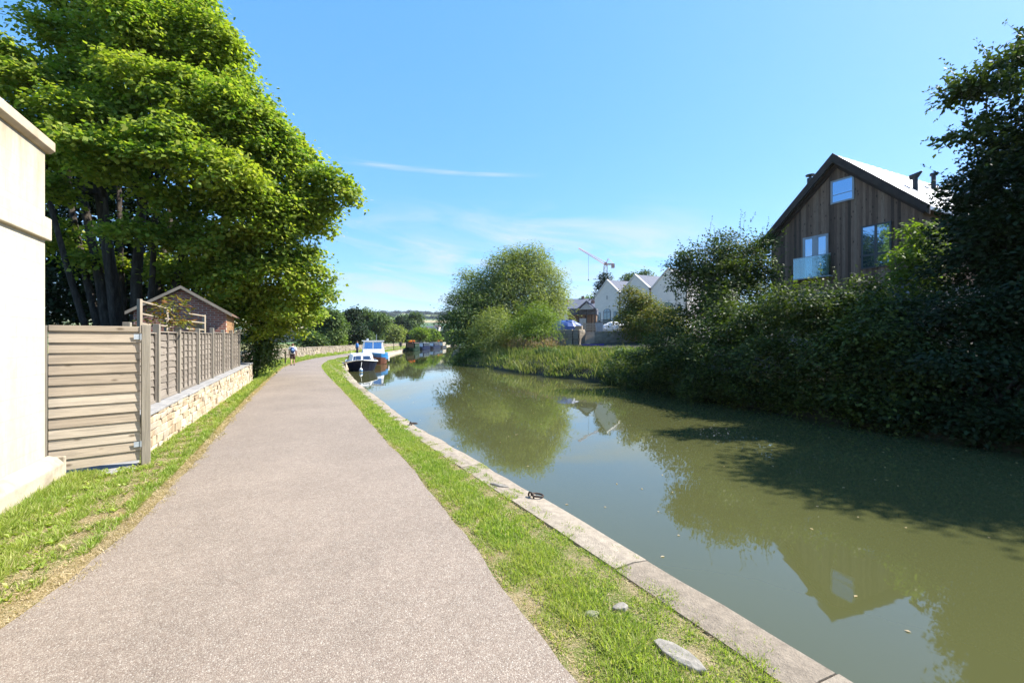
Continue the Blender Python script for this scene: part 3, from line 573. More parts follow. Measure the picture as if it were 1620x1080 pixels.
# rail trellis and the plant behind it
root = thing('trellis', 'pale rail trellis with three bars standing behind the fence', 'trellis')
mb = MB(); ws = M['post']
p = [(220, 473), (263, 486), (323, 498)]; Ds = (7.7, 9.0, 11.4)
mb = MB()
for (px, D, y0) in ((221, 8.7, 473), (263, 10.3, 486), (323, 13.5, 498)):
    q = W(px, y0, D); MB().bx(q[0] - .032, q[0] + .032, q[1] - .03, q[1] + .03, .5, q[2]).build('upright', M['timber_trim'], root, bevel=.004)
for (a, b_) in (((221, 476, 8.7), (271, 490, 10.6)), ((221, 496, 8.7), (271, 506, 10.6)), ((221, 512, 8.7), (271, 517, 10.6)), ((298, 496, 12.2), (323, 500, 13.5)), ((296, 508, 12.2), (323, 511, 13.5)), ((294, 520, 12.2), (323, 522, 13.5))):
    MB().tube([W(*a), W(*b_)], .022, 6).build('rail', M['timber_trim'], root)
def tubes_to(mb, base, lobes, r0, fork, spread=.35, r1=.03, g=None):
    for (c, r) in lobes:
        c = Vector(c); f = Vector(base) + (Vector(fork) - Vector(base)) * random.uniform(.55, 1.0)
        m1 = f.lerp(c, .45) + Vector((random.uniform(-1, 1), random.uniform(-1, 1), random.uniform(0, 1))) * spread; pts = []
        for k in range(7):
            t = k / 6; pts.append((1 - t) ** 2 * f + 2 * t * (1 - t) * m1 + t * t * c)
        mb.tube(pts, [max(r1, r0 * (1 - .85 * k / 6)) for k in range(7)], 6)
def tree(name, label, cat, base, lobes, leaf, dens=1.0, per=26, sub_r=.4, L=.18, wd=.8, trunk_r=.2, stems=None, fork_z=.35, group=None, limb=.45, lumps=None, shoot=None, **kw):
    base = np.asarray(base, float); root = thing(name, label, cat, base, 0, group)
    lb = [(np.asarray(c) - base, r) for c, r in lobes]
    zt = max(c[2] for c, r in lb); cm = np.mean([c for c, r in lb], 0)
    mb = MB(); stems = stems or [(0, 0, cm[0] * .5, cm[1] * .5, 1.0)]
    for (bx_, by_, tx, ty, k) in stems:
        fk = Vector((tx, ty, zt * fork_z)); b0 = Vector((bx_, by_, -.3)); md = b0.lerp(fk, .5) + Vector((random.uniform(-.15, .15), random.uniform(-.15, .15), 0)) * trunk_r * 3
        mb.tube([b0, b0.lerp(md, .35) + Vector((0, 0, .1)), md, fk], [trunk_r * 1.35 * k, trunk_r * k, trunk_r * .85 * k, trunk_r * .65 * k], 9)
        sub = lb if len(stems) == 1 else [q for i, q in enumerate(lb) if min(range(len(stems)), key=lambda j: (stems[j][2] - q[0][0]) ** 2 + (stems[j][3] - q[0][1]) ** 2) == stems.index((bx_, by_, tx, ty, k))]
        tubes_to(mb, md, sub, trunk_r * limb * k, fk, spread=.12 * zt * .5, r1=trunk_r * .08)
    mb.build('trunk', M['bark'], root, smooth=True)
    gl_ = np.random.default_rng(len(label) * 13 + len(lobes)); lv = lump(lb, *lumps, gl_) if lumps else lb
    v = crown_leaves(lv, dens, per, sub_r, L, wd, **kw)
    if shoot: v = np.concatenate([v, shoots(lb, shoot[0], shoot[1], L, wd, gl_)])
    np_mesh('crown', v, 4, M[leaf], root); return root
gt = np.random.default_rng(5)
tree('shrub', 'small shrub with green and reddish leaves between the trellis rails', 'shrub', (*W(265, 700, 9.6)[:2], .5), [(W(252, 508, 9.4), .26), (W(272, 500, 9.7), .3), (W(262, 488, 9.5), .2), (W(290, 512, 9.9), .22), (W(280, 482, 9.7), .14)], 'leaf_rust', dens=6, per=14, sub_r=.09, L=.12, wd=.35, trunk_r=.025)
# brick shed
SH = np.array((-9.72, 15.6)); ths = math.atan2(.4392, .8984)        # local x along the gable to the right, local y away
root = thing('brick_shed', 'small red brick shed with a tiled gable roof behind the fence', 'shed', (*SH, .45), ths + 0)
zE, zA, w2 = 2.3, 3.07, 2.5
mb = MB(); mb.prism([(-w2, 0), (0, 0), (0, zE), (-w2 / 2, zA - .04), (-w2, zE)], 'y', 0, .25); mb.build('gable_wall', M['brick'], root)
mb = MB(); mb.bx(-.14, 0, .2505, 2.7, 0, zE); mb.bx(-w2, -w2 + .14, .2505, 2.7, 0, zE); mb.build('side_wall', M['orange_wood'], root)
mb = MB()
for sgn in (-1, 1):
    c = -w2 / 2; x1 = c + sgn * (w2 / 2 + .16); z1 = zE - .16 * (zA - zE) / (w2 / 2)
    mb.prism([(c, zA), (x1, z1), (x1, z1 + .07), (c, zA + .07)], 'y', -.12, 2.9)
mb.build('roof', M['tile'], root)
mb = MB()
for sgn in (-1, 1):
    c = -w2 / 2; x1 = c + sgn * (w2 / 2 + .18); z1 = zE - .18 * (zA - zE) / (w2 / 2)
    mb.prism([(c, zA - .02), (x1, z1 - .02), (x1, z1 + .08), (c, zA + .08)], 'y', -.155, -.123)
mb.build('barge_board', M['timber_trim'], root)
mb = MB(); mb.bx(-1.05, -.55, -.03, .02, 1.55, 1.95); mb.build('vent_panel', M['orange_wood'], root)
# ------------------------------------------------------------------ the big maple and its neighbours
def LB(*a): return [(W(px, py, D), (r * D / F, r * D / F, r * D / F * fl)) for (px, py, D, r, fl) in a]
maple = LB((220, 45, 18, 85, .75), (120, 80, 17.5, 62, .7), (310, 60, 18.5, 62, .75), (235, -45, 18.5, 90, .8), (130, -10, 19, 66, .8), (345, 110, 19, 55, .75), (40, 130, 16, 72, .6), (120, 185, 15.5, 66, .5), (-40, 125, 17, 72, .7),
           (230, 150, 16.5, 75, .6), (350, 195, 17, 66, .65), (265, 235, 15.5, 72, .5), (160, 250, 15.5, 60, .5), (395, 165, 19, 46, .8), (405, 240, 18, 58, .7), (340, 275, 16, 62, .55), (440, 275, 18.5, 45, .75),
           (500, 290, 19, 42, .6), (535, 300, 19, 30, .6), (470, 325, 19, 48, .6), (400, 330, 17.5, 58, .6), (300, 320, 17, 55, .5), (480, 255, 19.5, 26, .8), (445, 225, 19.5, 24, .8), (70, 225, 17, 50, .6),
           (200, 370, 16.2, 38, .45), (350, 380, 18, 62, .6), (435, 385, 18.5, 56, .65), (490, 350, 19.5, 34, .6), (280, -120, 19, 90, .7), (150, -100, 19, 80, .7), (95, 310, 16.8, 34, .5), (150, 420, 18.5, 36, .6), (270, 370, 17.2, 36, .5), (95, 380, 18.5, 38, .6), (290, 440, 19, 42, .6), (250, 420, 19.5, 34, .6), (170, 190, 17, 60, .6))
back = LB((60, 320, 23, 75, 1), (170, 330, 23, 80, 1), (280, 380, 23, 70, 1), (120, 430, 24, 70, .9), (210, 440, 24, 70, .9), (330, 440, 23, 60, .9), (40, 430, 23, 60, 1), (230, 260, 22, 90, 1), (130, 230, 22, 80, 1), (380, 420, 22, 55, .9), (90, 480, 25, 60, .8), (160, 490, 25, 60, .8), (230, 490, 25, 55, .8), (30, 500, 25, 60, .8), (300, 485, 24, 50, .8))
low = LB((430, 430, 19.5, 58, .6), (480, 425, 20, 42, .65), (370, 450, 18.5, 55, .55), (440, 478, 20.5, 50, .6), (490, 470, 22, 34, .8), (405, 500, 20.5, 45, .7), (448, 505, 22.5, 34, .8), (345, 490, 20, 38, .7), (487, 498, 24, 26, .9))
maple = [(c, np.asarray(r) * (.86, .86, 1.08)) for c, r in maple]
maple += LB((300, 150, 17.2, 48, .8), (180, 120, 17.5, 52, .8), (400, 205, 18.2, 36, .8), (250, 95, 18, 55, .8), (440, 320, 18.6, 34, .8), (355, 235, 17.5, 40, .8), (385, 300, 17.2, 40, .8), (90, 255, 17, 38, .7), (500, 320, 19.2, 26, .8)); low = [(c, np.asarray(r) * (.9, .9, 1.1)) for c, r in low]
b0 = np.array((*W(195, 500, 18)[:2], .45))
st = [(-.5, .2, -2.0, .3, 1.0), (0, 0, -.6, -.5, 1.2), (.4, .1, .8, 0, 1.1), (.8, .3, 2.6, .8, .9), (-.9, .5, -3.4, 1.2, .8), (.3, .6, .3, 2.2, .9), (-.7, -.2, -2.8, -.4, .6), (-.2, .5, -1.2, 1.2, .65), (.9, -.1, 1.8, -.6, .6), (.15, -.3, .1, -1.0, .55), (1.1, .4, 3.6, 1.4, .6)]
tree('maple_tree', 'huge bright green maple with many stems towering over the shed and fence', 'tree', b0, maple, 'leaf_maple', dens=6.2, per=26, sub_r=.25, L=.155, wd=.95, trunk_r=.2, stems=st, fork_z=.42, limb=.5, fill=.1, under=.18, flat=.4, lumps=(5, .42), shoot=(160, .8))
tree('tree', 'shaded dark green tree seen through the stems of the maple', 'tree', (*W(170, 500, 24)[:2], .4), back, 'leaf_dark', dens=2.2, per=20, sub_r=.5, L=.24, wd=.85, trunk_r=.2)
tree('maple_tree', 'lower maple branching over the towpath beyond the fence end', 'tree', (*W(396, 500, 23.5)[:2], .3), low, 'leaf_maple', dens=6.0, per=26, sub_r=.23, L=.155, wd=.95, trunk_r=.14, fill=.15, under=.25, flat=.45, lumps=(5, .42), shoot=(60, .7))
tree('bush', 'dense bush hanging over the end of the garden wall', 'bush', (*W(405, 590, 22.2)[:2], .0), LB((405, 548, 22, 30, 1.1), (418, 565, 22.6, 24, 1.1), (425, 530, 23.5, 28, 1.0), (400, 575, 22, 18, .8)), 'leaf_mid', dens=9, per=22, sub_r=.18, L=.13, wd=.7, trunk_r=.06)
# old stone wall along the towpath
root = thing('boundary_wall', 'long grey stone boundary wall along the far towpath', 'wall'); mb = MB(); mk = MB()
wl_ = smooth([(-14.2, 24.5), (-17, 30), (-19.4, 36), (-22.2, 43.5), (-25, 57), (-27.3, 72), (-31.8, 105), (-35.3, 137), (-37.5, 180), (-40, 240)], .55)
for i in range(len(wl_) - 1):
    a, b_ = wl_[i], wl_[i + 1]; d = b_ - a; L = np.linalg.norm(d); th = math.atan2(d[1], d[0])
    if a[1] > 100 and i % 3: continue
    LL = L if a[1] <= 100 else L * 3
    mk.box(((a[0] + b_[0]) / 2, (a[1] + b_[1]) / 2, .42), (LL, .3, .95), th)
    for r in range(4):
        mb.box(((a[0] + b_[0]) / 2 + random.uniform(-.05, .05), (a[1] + b_[1]) / 2, .1 + r * .23), (LL - .02, .37 + random.uniform(0, .03), .215), th, jit=.012)
    mb.box(((a[0] + b_[0]) / 2, (a[1] + b_[1]) / 2, .985), (LL - .02, .44, .1), th, jit=.02)
mb.build('stonework', M['drystone'], root); mk.build('mortar_core', M['mortar'], root)
# trees behind that wall
far = [('broad tree behind the wall close to the walker', 478, 548, 486, 556, 52, 'leaf_mid', 9), ('dark rounded tree left of the tallest one behind the boundary wall', 528, 576, 493, 552, 72, 'leaf_dark', 9), ('tallest rounded tree behind the boundary wall and the moored cruisers', 556, 614, 485, 548, 86, 'leaf_mid', 12),
       ('low olive bush behind the wall and the wheelhouse', 586, 632, 506, 546, 92, 'leaf_willow', 8), ('dark tree below the hill fields', 616, 652, 507, 543, 112, 'leaf_dark', 8), ('mid green tree beside the dark one below the hill', 636, 670, 506, 542, 126, 'leaf_mid', 8),
       ('bright lime tree above the narrowboats', 650, 676, 525, 543, 148, 'leaf_bright', 6), ('bright green tree above the last narrowboats', 668, 692, 524, 543, 170, 'leaf_bright', 6), ('bluish tree closing the end of the canal', 686, 722, 526, 545, 235, 'leaf_mid', 6),
       ('small pale tree right at the bend of the canal', 700, 734, 532, 547, 215, 'leaf_bright', 5), ('bush against the wall just beyond the walker', 466, 512, 528, 560, 46, 'leaf_mid', 6), ('pale green bush behind the wall left of the person in blue', 510, 552, 528, 556, 58, 'leaf_bright', 6), ('low dark bush behind the wall and the person in blue', 548, 592, 524, 551, 76, 'leaf_mid', 6), ('low pale bush behind the dark mooring post', 598, 646, 530, 545, 102, 'leaf_willow', 6)]
WPX = CX + F * wl_[:, 0] / wl_[:, 1]
for (lab, x0, x1, y0, y1, D, lf, n) in far:
    if D < 140: D = float(np.interp(x1, WPX, wl_[:, 1])) + 4
    g = np.random.default_rng(x0); lbs = lump(auto_lobes(g, x0 - 4, x1 + 4, y0 - 9, y1, D, n), 3, .45, g); s = D / F
    tree('tree' if 'tree' in lab.split() else 'bush', lab, 'tree' if 'tree' in lab else 'bush', (*W((x0 + x1) / 2, 560, D)[:2], -.05), lbs, lf, dens=2.6 * (50 / D) ** 1.2 * 1.3, per=16, sub_r=.4 * (D / 60) ** .6, L=.3 * (D / 60) ** .8, wd=.8, trunk_r=.18, g=g, fill=.15)
# ------------------------------------------------------------------ the wooden house on the right bank
H0 = (16.0, 22.6, 1.6)
root = thing('timber_house', 'gabled house clad in dark weathered vertical boards above the hedge', 'house', H0, TH_R)
def hp(px, py): return face_px(H0, TH_R, px, py)
zA, zE, hw = 9.22, 6.0, 3.4; zB = 2.75
mb = MB(); mb.prism([(-hw, zB), (hw, zB), (hw, zE), (0, zA - .12), (-hw, zE)], 'y', 0, 11); mb.build('cladding', M['clad'], root)
mb = MB(); mb.bx(-hw + .05, hw - .05, .06, 10.9, -1, zB); mb.build('base_wall', M['render_grey'], root)
k = (zA - .12 - zE) / hw
def roof_px(px, py):                           # the point of the right roof slope on this sight line
    u_, v_ = Vector((math.cos(TH_R), math.sin(TH_R), 0)), Vector((-math.sin(TH_R), math.cos(TH_R), 0))
    A_ = np.array([[u_.x, v_.x, -(px - CX) / F], [u_.y, v_.y, -1], [-k, 0, (py - HZ) / F]]); s_x = np.linalg.solve(A_, np.array([-H0[0], -H0[1], EYE - H0[2] - zA]))
    return float(s_x[0]), float(s_x[1])
for sgn in (-1, 1):
    mb = MB(); xe = sgn * (hw + .38); ze = zE - .38 * k
    mb.prism([(0, zA - .1), (xe, ze - .0), (xe, ze + .16), (0, zA + .10)], 'y', -.30, 11.3, 0)
    for j in range(20): mb.prism([(0, zA + .10), (xe, ze + .16), (xe, ze + .20), (0, zA + .14)], 'y', -.28 + j * .59, -.25 + j * .59, 0)
    ro = mb.build('roof', M['metal_roof'], root)
    mb = MB(); mb.prism([(0, zA - .30), (xe, ze - .20), (xe, ze + .2), (0, zA + .15)], 'y', -.38, -.303); mb.prism([(0, zA - .52), (sgn * hw * 1.02, zE - .42), (sgn * hw * 1.02, zE - .12), (0, zA - .25)], 'y', -.07, -.003); mb.build('barge_board', M['barge'], root)
    if sgn < 0:
        x_, z_ = hp(1282, 296); y_ = 1.6; zr = zA - abs(x_) * k
        mb = MB(); zf = zA - 1.58 * k; mb.tube([(-1.58, .5, zf - .1), (-1.58, .5, zf + 1.0)], .15, 10); mb.tube([(-1.58, .5, zf + 1.0), (-1.58, .5, zf + 1.12)], .06, 8); mb.tube([(-1.58, .5, zf + 1.12), (-1.58, .5, zf + 1.18)], .22, 10); mb.build('flue', M['black'], root)
    else:
        for (x_, y_, hh, hood) in ((*roof_px(1448, 303), .72, 1), (*roof_px(1477, 303), .85, 0)):
            mb = MB(); z = zA - x_ * k; mb.tube([(x_, y_, z - .1), (x_, y_, z + hh * .6), (x_, y_, z + hh)], [.11, .10, .10], 10)
            if hood: mb.tube([(x_ - .2, y_, z + hh), (x_ + .05, y_, z + hh + .02), (x_ + .26, y_, z + hh + .16)], [.12, .14, .04], 8)
            else: mb.tube([(x_, y_, z + hh), (x_, y_, z + hh + .12)], [.17, .15], 10)
            mb.build('flue', M['black'], root)
def window(root, x0, x1, z0, z1, muls=(), trans=(), fr='frame_grey', gl='glass', fw=.09, name='window', y=-.03):
    mb = MB(); a = y - .03; b_ = y + .05
    mb.bx(x0, x0 + fw, a, b_, z0, z1); mb.bx(x1 - fw, x1, a, b_, z0, z1); mb.bx(x0 + fw, x1 - fw, a, b_, z1 - fw, z1); mb.bx(x0 + fw, x1 - fw, a, b_, z0, z0 + fw)
    for (m_, wd) in muls: mb.bx(m_ - wd / 2, m_ + wd / 2, a + .004, b_, z0 + fw, z1 - fw)
    for (zz, wd) in trans: mb.bx(x0 + fw, x1 - fw, a + .008, b_, zz - wd / 2, zz + wd / 2)
    o = mb.build(name, M[fr], root); mb = MB(); mb.bx(x0 + fw * .9, x1 - fw * .9, y - .012, y + .02, z0 + fw * .9, z1 - fw * .9); mb.build('pane', M[gl], o)
    return o
(x0, z1), (x1, _), (_, z0) = hp(1315, 286), hp(1352, 284), hp(1316, 324); window(root, x0, x1, z0, z1 - .05, trans=((z0 + .42, .03),), fw=.08)
(x0, z1), (x1, _), (_, z0) = hp(1271, 377), hp(1311, 376), hp(1272, 440); xm = (x0 + x1) / 2
d = window(root, x0, x1, z0, z1, muls=((xm, .30),), name='french_door', fw=.11)
(bx0, bz1), (bx1, _) = hp(1259, 411), hp(1318, 408); bz0 = z0 - .02
mb = MB(); mb.bx(bx0, bx1, -.22, -.205, bz0, bz1); bo = mb.build('balcony_screen', M['clear'], root); MB().bx(bx0, bx1, -.235, -.19, bz1 + .002, bz1 + .035).build('rail', M['frame_grey'], bo); MB().bx(bx0, bx1, -.24, -.0, bz0 - .06, bz0 - .003).build('ledge', M['frame_grey'], bo)
(x0, z1), (x1, _), (_, z0) = hp(1363, 359), hp(1411, 356), hp(1364, 426)
window(root, x0, x1, z0, z1, muls=((x0 + (x1 - x0) * .5, .10),), trans=((z0 + .62, .10),), fr='frame_dark', fw=.07)
(x0, z1), (x1, _), (_, z0) = hp(1385, 456), hp(1438, 453), hp(1386, 490); window(root, x0, x1, z0, z1, fr='frame_grey', gl='balcony_glass', y=.03)
# ------------------------------------------------------------------ cream terrace of three gables
T1 = np.array((14.5, 70.0)); u = np.array((.4392, -.8984))
def terrace(i):
    p = T1 + u * 6.25 * i; zg = 2.7; zA = 8.25; zE = 5.95; hw = 3.1
    root = thing('gabled_house', ['cream gabled house at the far end of the terrace with its front balcony', 'cream middle gabled house of the terrace half behind the sapling', 'cream gabled house of the terrace nearest the timber house'][i], 'house', (*p, zg), TH_R, 'terrace of cream gabled houses')
    mb = MB(); mb.prism([(-hw, 0), (hw, 0), (hw, zE), (0, zA), (-hw, zE)], 'y', 0, 9); mb.build('wall', M['stone_pale'], root)
    k = (zA - zE) / hw
    mb = MB()
    for s in (-1, 1): mb.prism([(0, zA + .01), (s * hw, zE + .01), (s * hw, zE + .14), (0, zA + .14)], 'y', .25, 9.2)
    mb.build('roof', M['slate'], root); mb = MB()
    for s in (-1, 1): mb.prism([(0, zA - .02), (s * hw * .995, zE - .02), (s * hw * .995, zE + .22), (0, zA + .22)], 'y', -.08, .245)
    mb.build('verge_coping', M['verge'], root)
    aw, az0, az1 = .82, 1.2, 3.5; arc = [(-aw, az0), (aw, az0), (aw, az1)] + [(aw * math.cos(t), az1 + .5 * math.sin(t)) for t in np.linspace(.2, math.pi - .2, 9)] + [(-aw, az1)]
    mb = MB(); mb.prism([(x * 1.12, z if z > az0 + .1 else z - .02) for x, z in arc], 'y', -.02, .01); wo_ = mb.build('arched_window', M['frame_dark'], root); mb = MB(); mb.prism([(x * .94, z - .04 if z > az0 + .1 else z + .08) for x, z in arc], 'y', -.035, -.022); mb.build('pane', M['glass_d'], wo_)
    mb = MB()
    for x in (0,): mb.bx(x - .03, x + .03, -.05, -.037, az0 + .1, az1 + .42)
    mb.bx(-aw * .9, aw * .9, -.05, -.037, az1 - .1, az1 - .02); mb.build('glazing_bar', M['frame_dark'], wo_)
    mb = MB(); mb.bx(-1.05, 1.05, -.3, -.27, az0 + 1.1, az0 + 1.16); mb.bx(-1.05, 1.05, -.32, -.01, az0 - .05, az0 + .02)
    for j in range(15): mb.bx(-1.05 + j * .148, -1.03 + j * .148, -.295, -.275, az0 + .02, az0 + 1.1)
    mb.build('balcony_rail', M['black'], root)
    for s in (-1, 1): window(root, s * 1.9 - .28, s * 1.9 + .28, 2.0, 3.5, fr='frame_dark', gl='glass_d', fw=.05)
    mb = MB(); mb.bx(-.07, .07, -.02, .02, 5.4, 6.0); mb.build('slit_vent', M['black'], root)
    mb = MB(); mb.tube([(hw, -.1, 0), (hw, -.1, zE + .1)], .07, 8); mb.box((hw, -.1, zE + .15), (.3, .22, .25)); mb.build('downpipe', M['black'], root)
for i in range(3): terrace(i)
# workshop, far roofs and yard things
q = W(928, 512, 60)
root = thing('workshop', 'open dark workshop with a gabled canopy beside the cream terrace', 'workshop', (q[0], q[1], 2.75), -.25)
mb = MB(); 
for s in (-1, 1): mb.prism([(0, 4.15), (s * 1.25, 3.1), (s * 1.25, 3.22), (0, 4.3)], 'y', -.4, 3)
mb.build('canopy_roof', M['slate'], root); mb = MB(); mb.prism([(-.95, 3.15), (.95, 3.15), (0, 4.05)], 'y', -.1, -.04); mb.build('gable_panel', M['frame_grey'], root)
mb = MB(); mb.bx(-2.6, 1.15, 1.5, 4, 0, 2.6); mb.build('shed_wall', M['clad'], root)
mb = MB(); mb.prism([(-2.8, 2.55), (1.25, 2.55), (1.2, 3.4), (-2.6, 3.4)], 'y', 1.3, 4.6); mb.build('roof', M['slate'], root)
for x in (-1.0, .0, 1.0): mb = MB(); mb.bx(x - .06, x + .06, -.1, .02, 0, 3.15); mb.build('post', M['black'], root)
mb = MB(); mb.bx(-.95, -.1, .3, .36, 0, 2.0); mb.build('door', M['frame_grey'], root)
for (px, py, D, wd, lab) in ((898, 478, 88, 5.0, 'long slate roofed building behind the workshop'), (915, 486, 76, 4.0, 'low slate roofed shed left of the workshop')):
    q = W(px, py, D); root = thing('outbuilding', lab, 'building', (q[0], q[1], 2.6), -.2); h = q[2] - 2.6
    mb = MB(); mb.bx(-wd, wd, 0, 6, 0, h - .6); mb.build('wall', M['stone_pale'], root)
    mb = MB(); mb.prism([(-.3, h - .7), (3, h + .9), (6.3, h - .7)], 'x', -wd - .3, wd + .3); mb.build('roof', M['slate'], root)
    MB().bx(-wd * .6, -wd * .6 + .5, 2.8, 3.3, h + .5, h + 1.5).build('chimney', M['brick'], root); MB().bx(wd * .5, wd * .5 + .5, 2.8, 3.3, h + .5, h + 1.4).build('chimney', M['brick'], root)
# retaining wall and steps
root = thing('retaining_wall', 'rounded stone retaining wall beside the yard steps', 'wall', (0, 0, 0)); mb = MB(); mk = MB()
pl = smooth([(1.5, 52.5), (4.2, 49), (5.6, 46.6), (6.6, 46.2), (7.25, 47)], .45)
for i in range(len(pl) - 1):
    a, b_ = pl[i], pl[i + 1]; d = b_ - a; th = math.atan2(d[1], d[0]); L = np.linalg.norm(d); c = (a + b_) / 2
    mk.box((c[0], c[1], 1.8), (L, .4, 2.3), th)
    for r in range(8): mb.box((c[0], c[1], .85 + r * .27), (L * 1.02, .5, .25), th, jit=.02)
mb.build('stonework', M['drystone'], root); mk.build('mortar_core', M['mortar'], root)
root = thing('stone_steps', 'flight of pale stone steps climbing to the yard', 'steps', (*W(930, 550, 46)[:2], 1.15), -.5)
mb = MB()
for i in range(8): mb.bx(-.75, .75, i * .3, 3.0, i * .2, i * .2 + .2)
mb.build('treads', M['concrete'], root, bevel=.015)
mb = MB(); mb.prism([(0, 0), (3, 0), (3, 1.75), (0.2, 1.0)], 'x', .76, 1.1); mb.build('side_wall', M['mortar'], root)
root = thing('low_wall', 'low stone wall along the yard right of the steps', 'wall', (0, 0, 0)); mb = MB()
for i in range(14):
    a = np.array((8.3, 45.6)); b_ = np.array((13.0, 41.6)); c = a + (b_ - a) * (i + .5) / 14
    for r in range(7): mb.box((c[0], c[1], .9 + r * .28), (.45, .4, .27), math.atan2(-4, 4.7), jit=.02)
mb.build('stonework', M['drystone'], root)
# blue tarpaulin heap, white sacks, kayak, pallet, ladder frame
mb = MB(); q = W(897, 519, 50); mb.blob((0, 0, .5), (1.7, .9, .85), 16, 9, .10); o = mb.build('tarpaulin', M['tarp'], smooth=False); o.location = (q[0], q[1], 2.7); tag(o, 'crumpled blue tarpaulin over a heap on the retaining wall', 'tarpaulin')
for i, (px, py, r) in enumerate(((962, 509, .8), (972, 505, 1.0), (981, 510, .7))):
    mb = MB(); q = W(px, 513, 48 - i); mb.blob((0, 0, r * .45), (r, r * .7, r * .6), 12, 8, .14); o = mb.build('sack', M['bag']); o.location = (q[0], q[1], 2.72)
    tag(o, ['crumpled white sack nearest the yard steps', 'largest of the white sacks heaped before the terrace', 'white sack beside the sapling in the yard'][i], 'sack', 'white sacks in the yard')
def hull_mesh(L, B, Hs, bow, keel=-.35, stern=.9, rake=.5, flare=.8, n=14):   # local -y is the bow; z=0 is the water
    vs = []; f = []
    for i in range(n + 1):
        t = i / n; y = -L / 2 + L * t; k = min(1, (t * L / bow)) ; wd = B / 2 * (1 - (1 - k) ** 2.2) ** .75 if k < 1 else B / 2 * (1 - (1 - stern) * max(0, (t - .75) / .25))
        wd = max(wd, .03); sh = Hs * (1 + .22 * (1 - k) ** 2); yk = y + rake * (1 - k)
        for (a, z, yy_) in ((1, sh, y), (.97, sh - .12, y + rake * .12 * (1 - k)), (flare, .05, yk), (flare * .75, keel, yk)): vs.append((wd * a, yy_, z))
        for (a, z, yy_) in ((flare * .75, keel, yk), (flare, .05, yk), (.97, sh - .12, y + rake * .12 * (1 - k)), (1, sh, y)): vs.append((-wd * a, yy_, z))
    for i in range(n):
        for k in range(7): f.append((i * 8 + k, i * 8 + k + 1, (i + 1) * 8 + k + 1, (i + 1) * 8 + k))
        f.append((i * 8 + 7, i * 8, (i + 1) * 8, (i + 1) * 8 + 7))
    f += [tuple(range(8))[::-1], tuple(n * 8 + k for k in range(8))]
    return vs, f
mb = MB(); vs, f = hull_mesh(2.3, .7, .22, 1.0, -.05, .3, .2); mb.add(vs, f); q = W(938, 549, 41.5); o = mb.build('kayak', M['purple'], smooth=False); o.location = (q[0], q[1], q[2] + .05); o.rotation_euler = (0, 0, R(48)); tag(o, 'violet plastic kayak lying on the bank below the steps', 'kayak')
mb = MB(); q = W(938, 520, 48)
for i in range(5): mb.bx(-1.0, 1.0, -.02, .02, .1 + i * .17, .22 + i * .17)
for x in (-.95, 0, .95): mb.bx(x - .05, x + .05, .02, .09, 0, .95)
o = mb.build('pallet', M['timber_trim']); o.location = (q[0], q[1], 2.75); tag(o, 'pale slatted pallet standing on edge above the steps', 'pallet')
for i, (px, py, D, sz, mt, lab) in enumerate(((916, 520, 47.5, (.7, .5, .6), 'timber_trim', 'wooden crate beside the tarpaulin at the head of the steps'), (948, 516, 47, (.6, .5, .9), 'frame_grey', 'grey lidded bin standing between the pallet and the sacks'), (990, 513, 45, (1.1, .7, .55), 'beige', 'pale box at the foot of the young tree in the yard'))):
    q = W(px, py, D); root = thing(('crate', 'bin', 'box')[i], lab, ('crate', 'bin', 'box')[i], (q[0], q[1], 2.75), random.uniform(-.5, .5))
    MB().box((0, 0, sz[2] / 2), sz, taper=(.96, 1.0, 1)[i] if i != 1 else 1.12).build('body', M[mt], root, bevel=.02); mb = MB()
    for k in range(4): mb.box((0, -sz[1] / 2 - .02, sz[2] * (.15 + .23 * k)), (sz[0] * 1.02, .025, sz[2] * .16))
    if i != 1: mb.build('slats', M['timber_trim'], root)
    else: MB().box((0, 0, sz[2] + .04), (sz[0] * 1.2, sz[1] * 1.2, .07)).build('lid', M['black'], root, bevel=.015)
# tower crane far behind
q = W(958, 440, 260); root = thing('tower_crane', 'red and white luffing tower crane rising behind the terrace', 'crane', (q[0], q[1], 0), 0)
mx, jib, cw = MB(), MB(), MB()
zt = W(0, 419, 260)[2]
for x, y in ((-.9, -.9), (.9, -.9), (.9, .9), (-.9, .9)): mx.tube([(x, y, 0), (x, y, zt)], .16, 4)
for i in range(22):
    z = zt * i / 22; s = 1 if i % 2 else -1; mx.tube([(-.9 * s, -.9, z), (.9 * s, -.9, z + zt / 22)], .12, 4); mx.tube([(-.9 * s, .9, z), (.9 * s, .9, z + zt / 22)], .12, 4)
mx.build('mast', M['crane_white'], root)
tip = W(915, 393, 260) - q; tip = np.array((tip[0], 0, W(915, 393, 260)[2])); b_ = np.array((0, 0, zt))
nrm = np.array((.5, 0, .86))
for y, k in ((-.6, 0), (.6, 0), (0, 1.4)): jib.tube([b_ + (0, y, 0) + nrm * k, tip + (0, y * .3, 0) + nrm * k * .3], .13, 4)
for i in range(14):
    a = b_ + (tip - b_) * i / 14; c = b_ + (tip - b_) * (i + 1) / 14; kk = 1.4 * (1 - .7 * i / 14); jib.tube([a + (0, -.6, 0), (a + c) / 2 + nrm * kk, c + (0, .6, 0)], .06, 4)
jib.build('jib', M['crane_red'], root)
cw.box((2.6, 0, zt + .4), (4.5, 1.6, .6)); cw.box((4.2, 0, zt - .6), (1.6, 1.8, 2.2)); cw.tube([(0, 0, zt), (1.5, 0, zt + 3.6)], .2, 4); cw.tube([(1.5, 0, zt + 3.6), (4.6, 0, zt + .5)], .12, 4); cw.box((-.2, -1.3, zt + .4), (1.4, 1.2, 1.6)); cw.build('counter_jib', M['crane_red'], root)
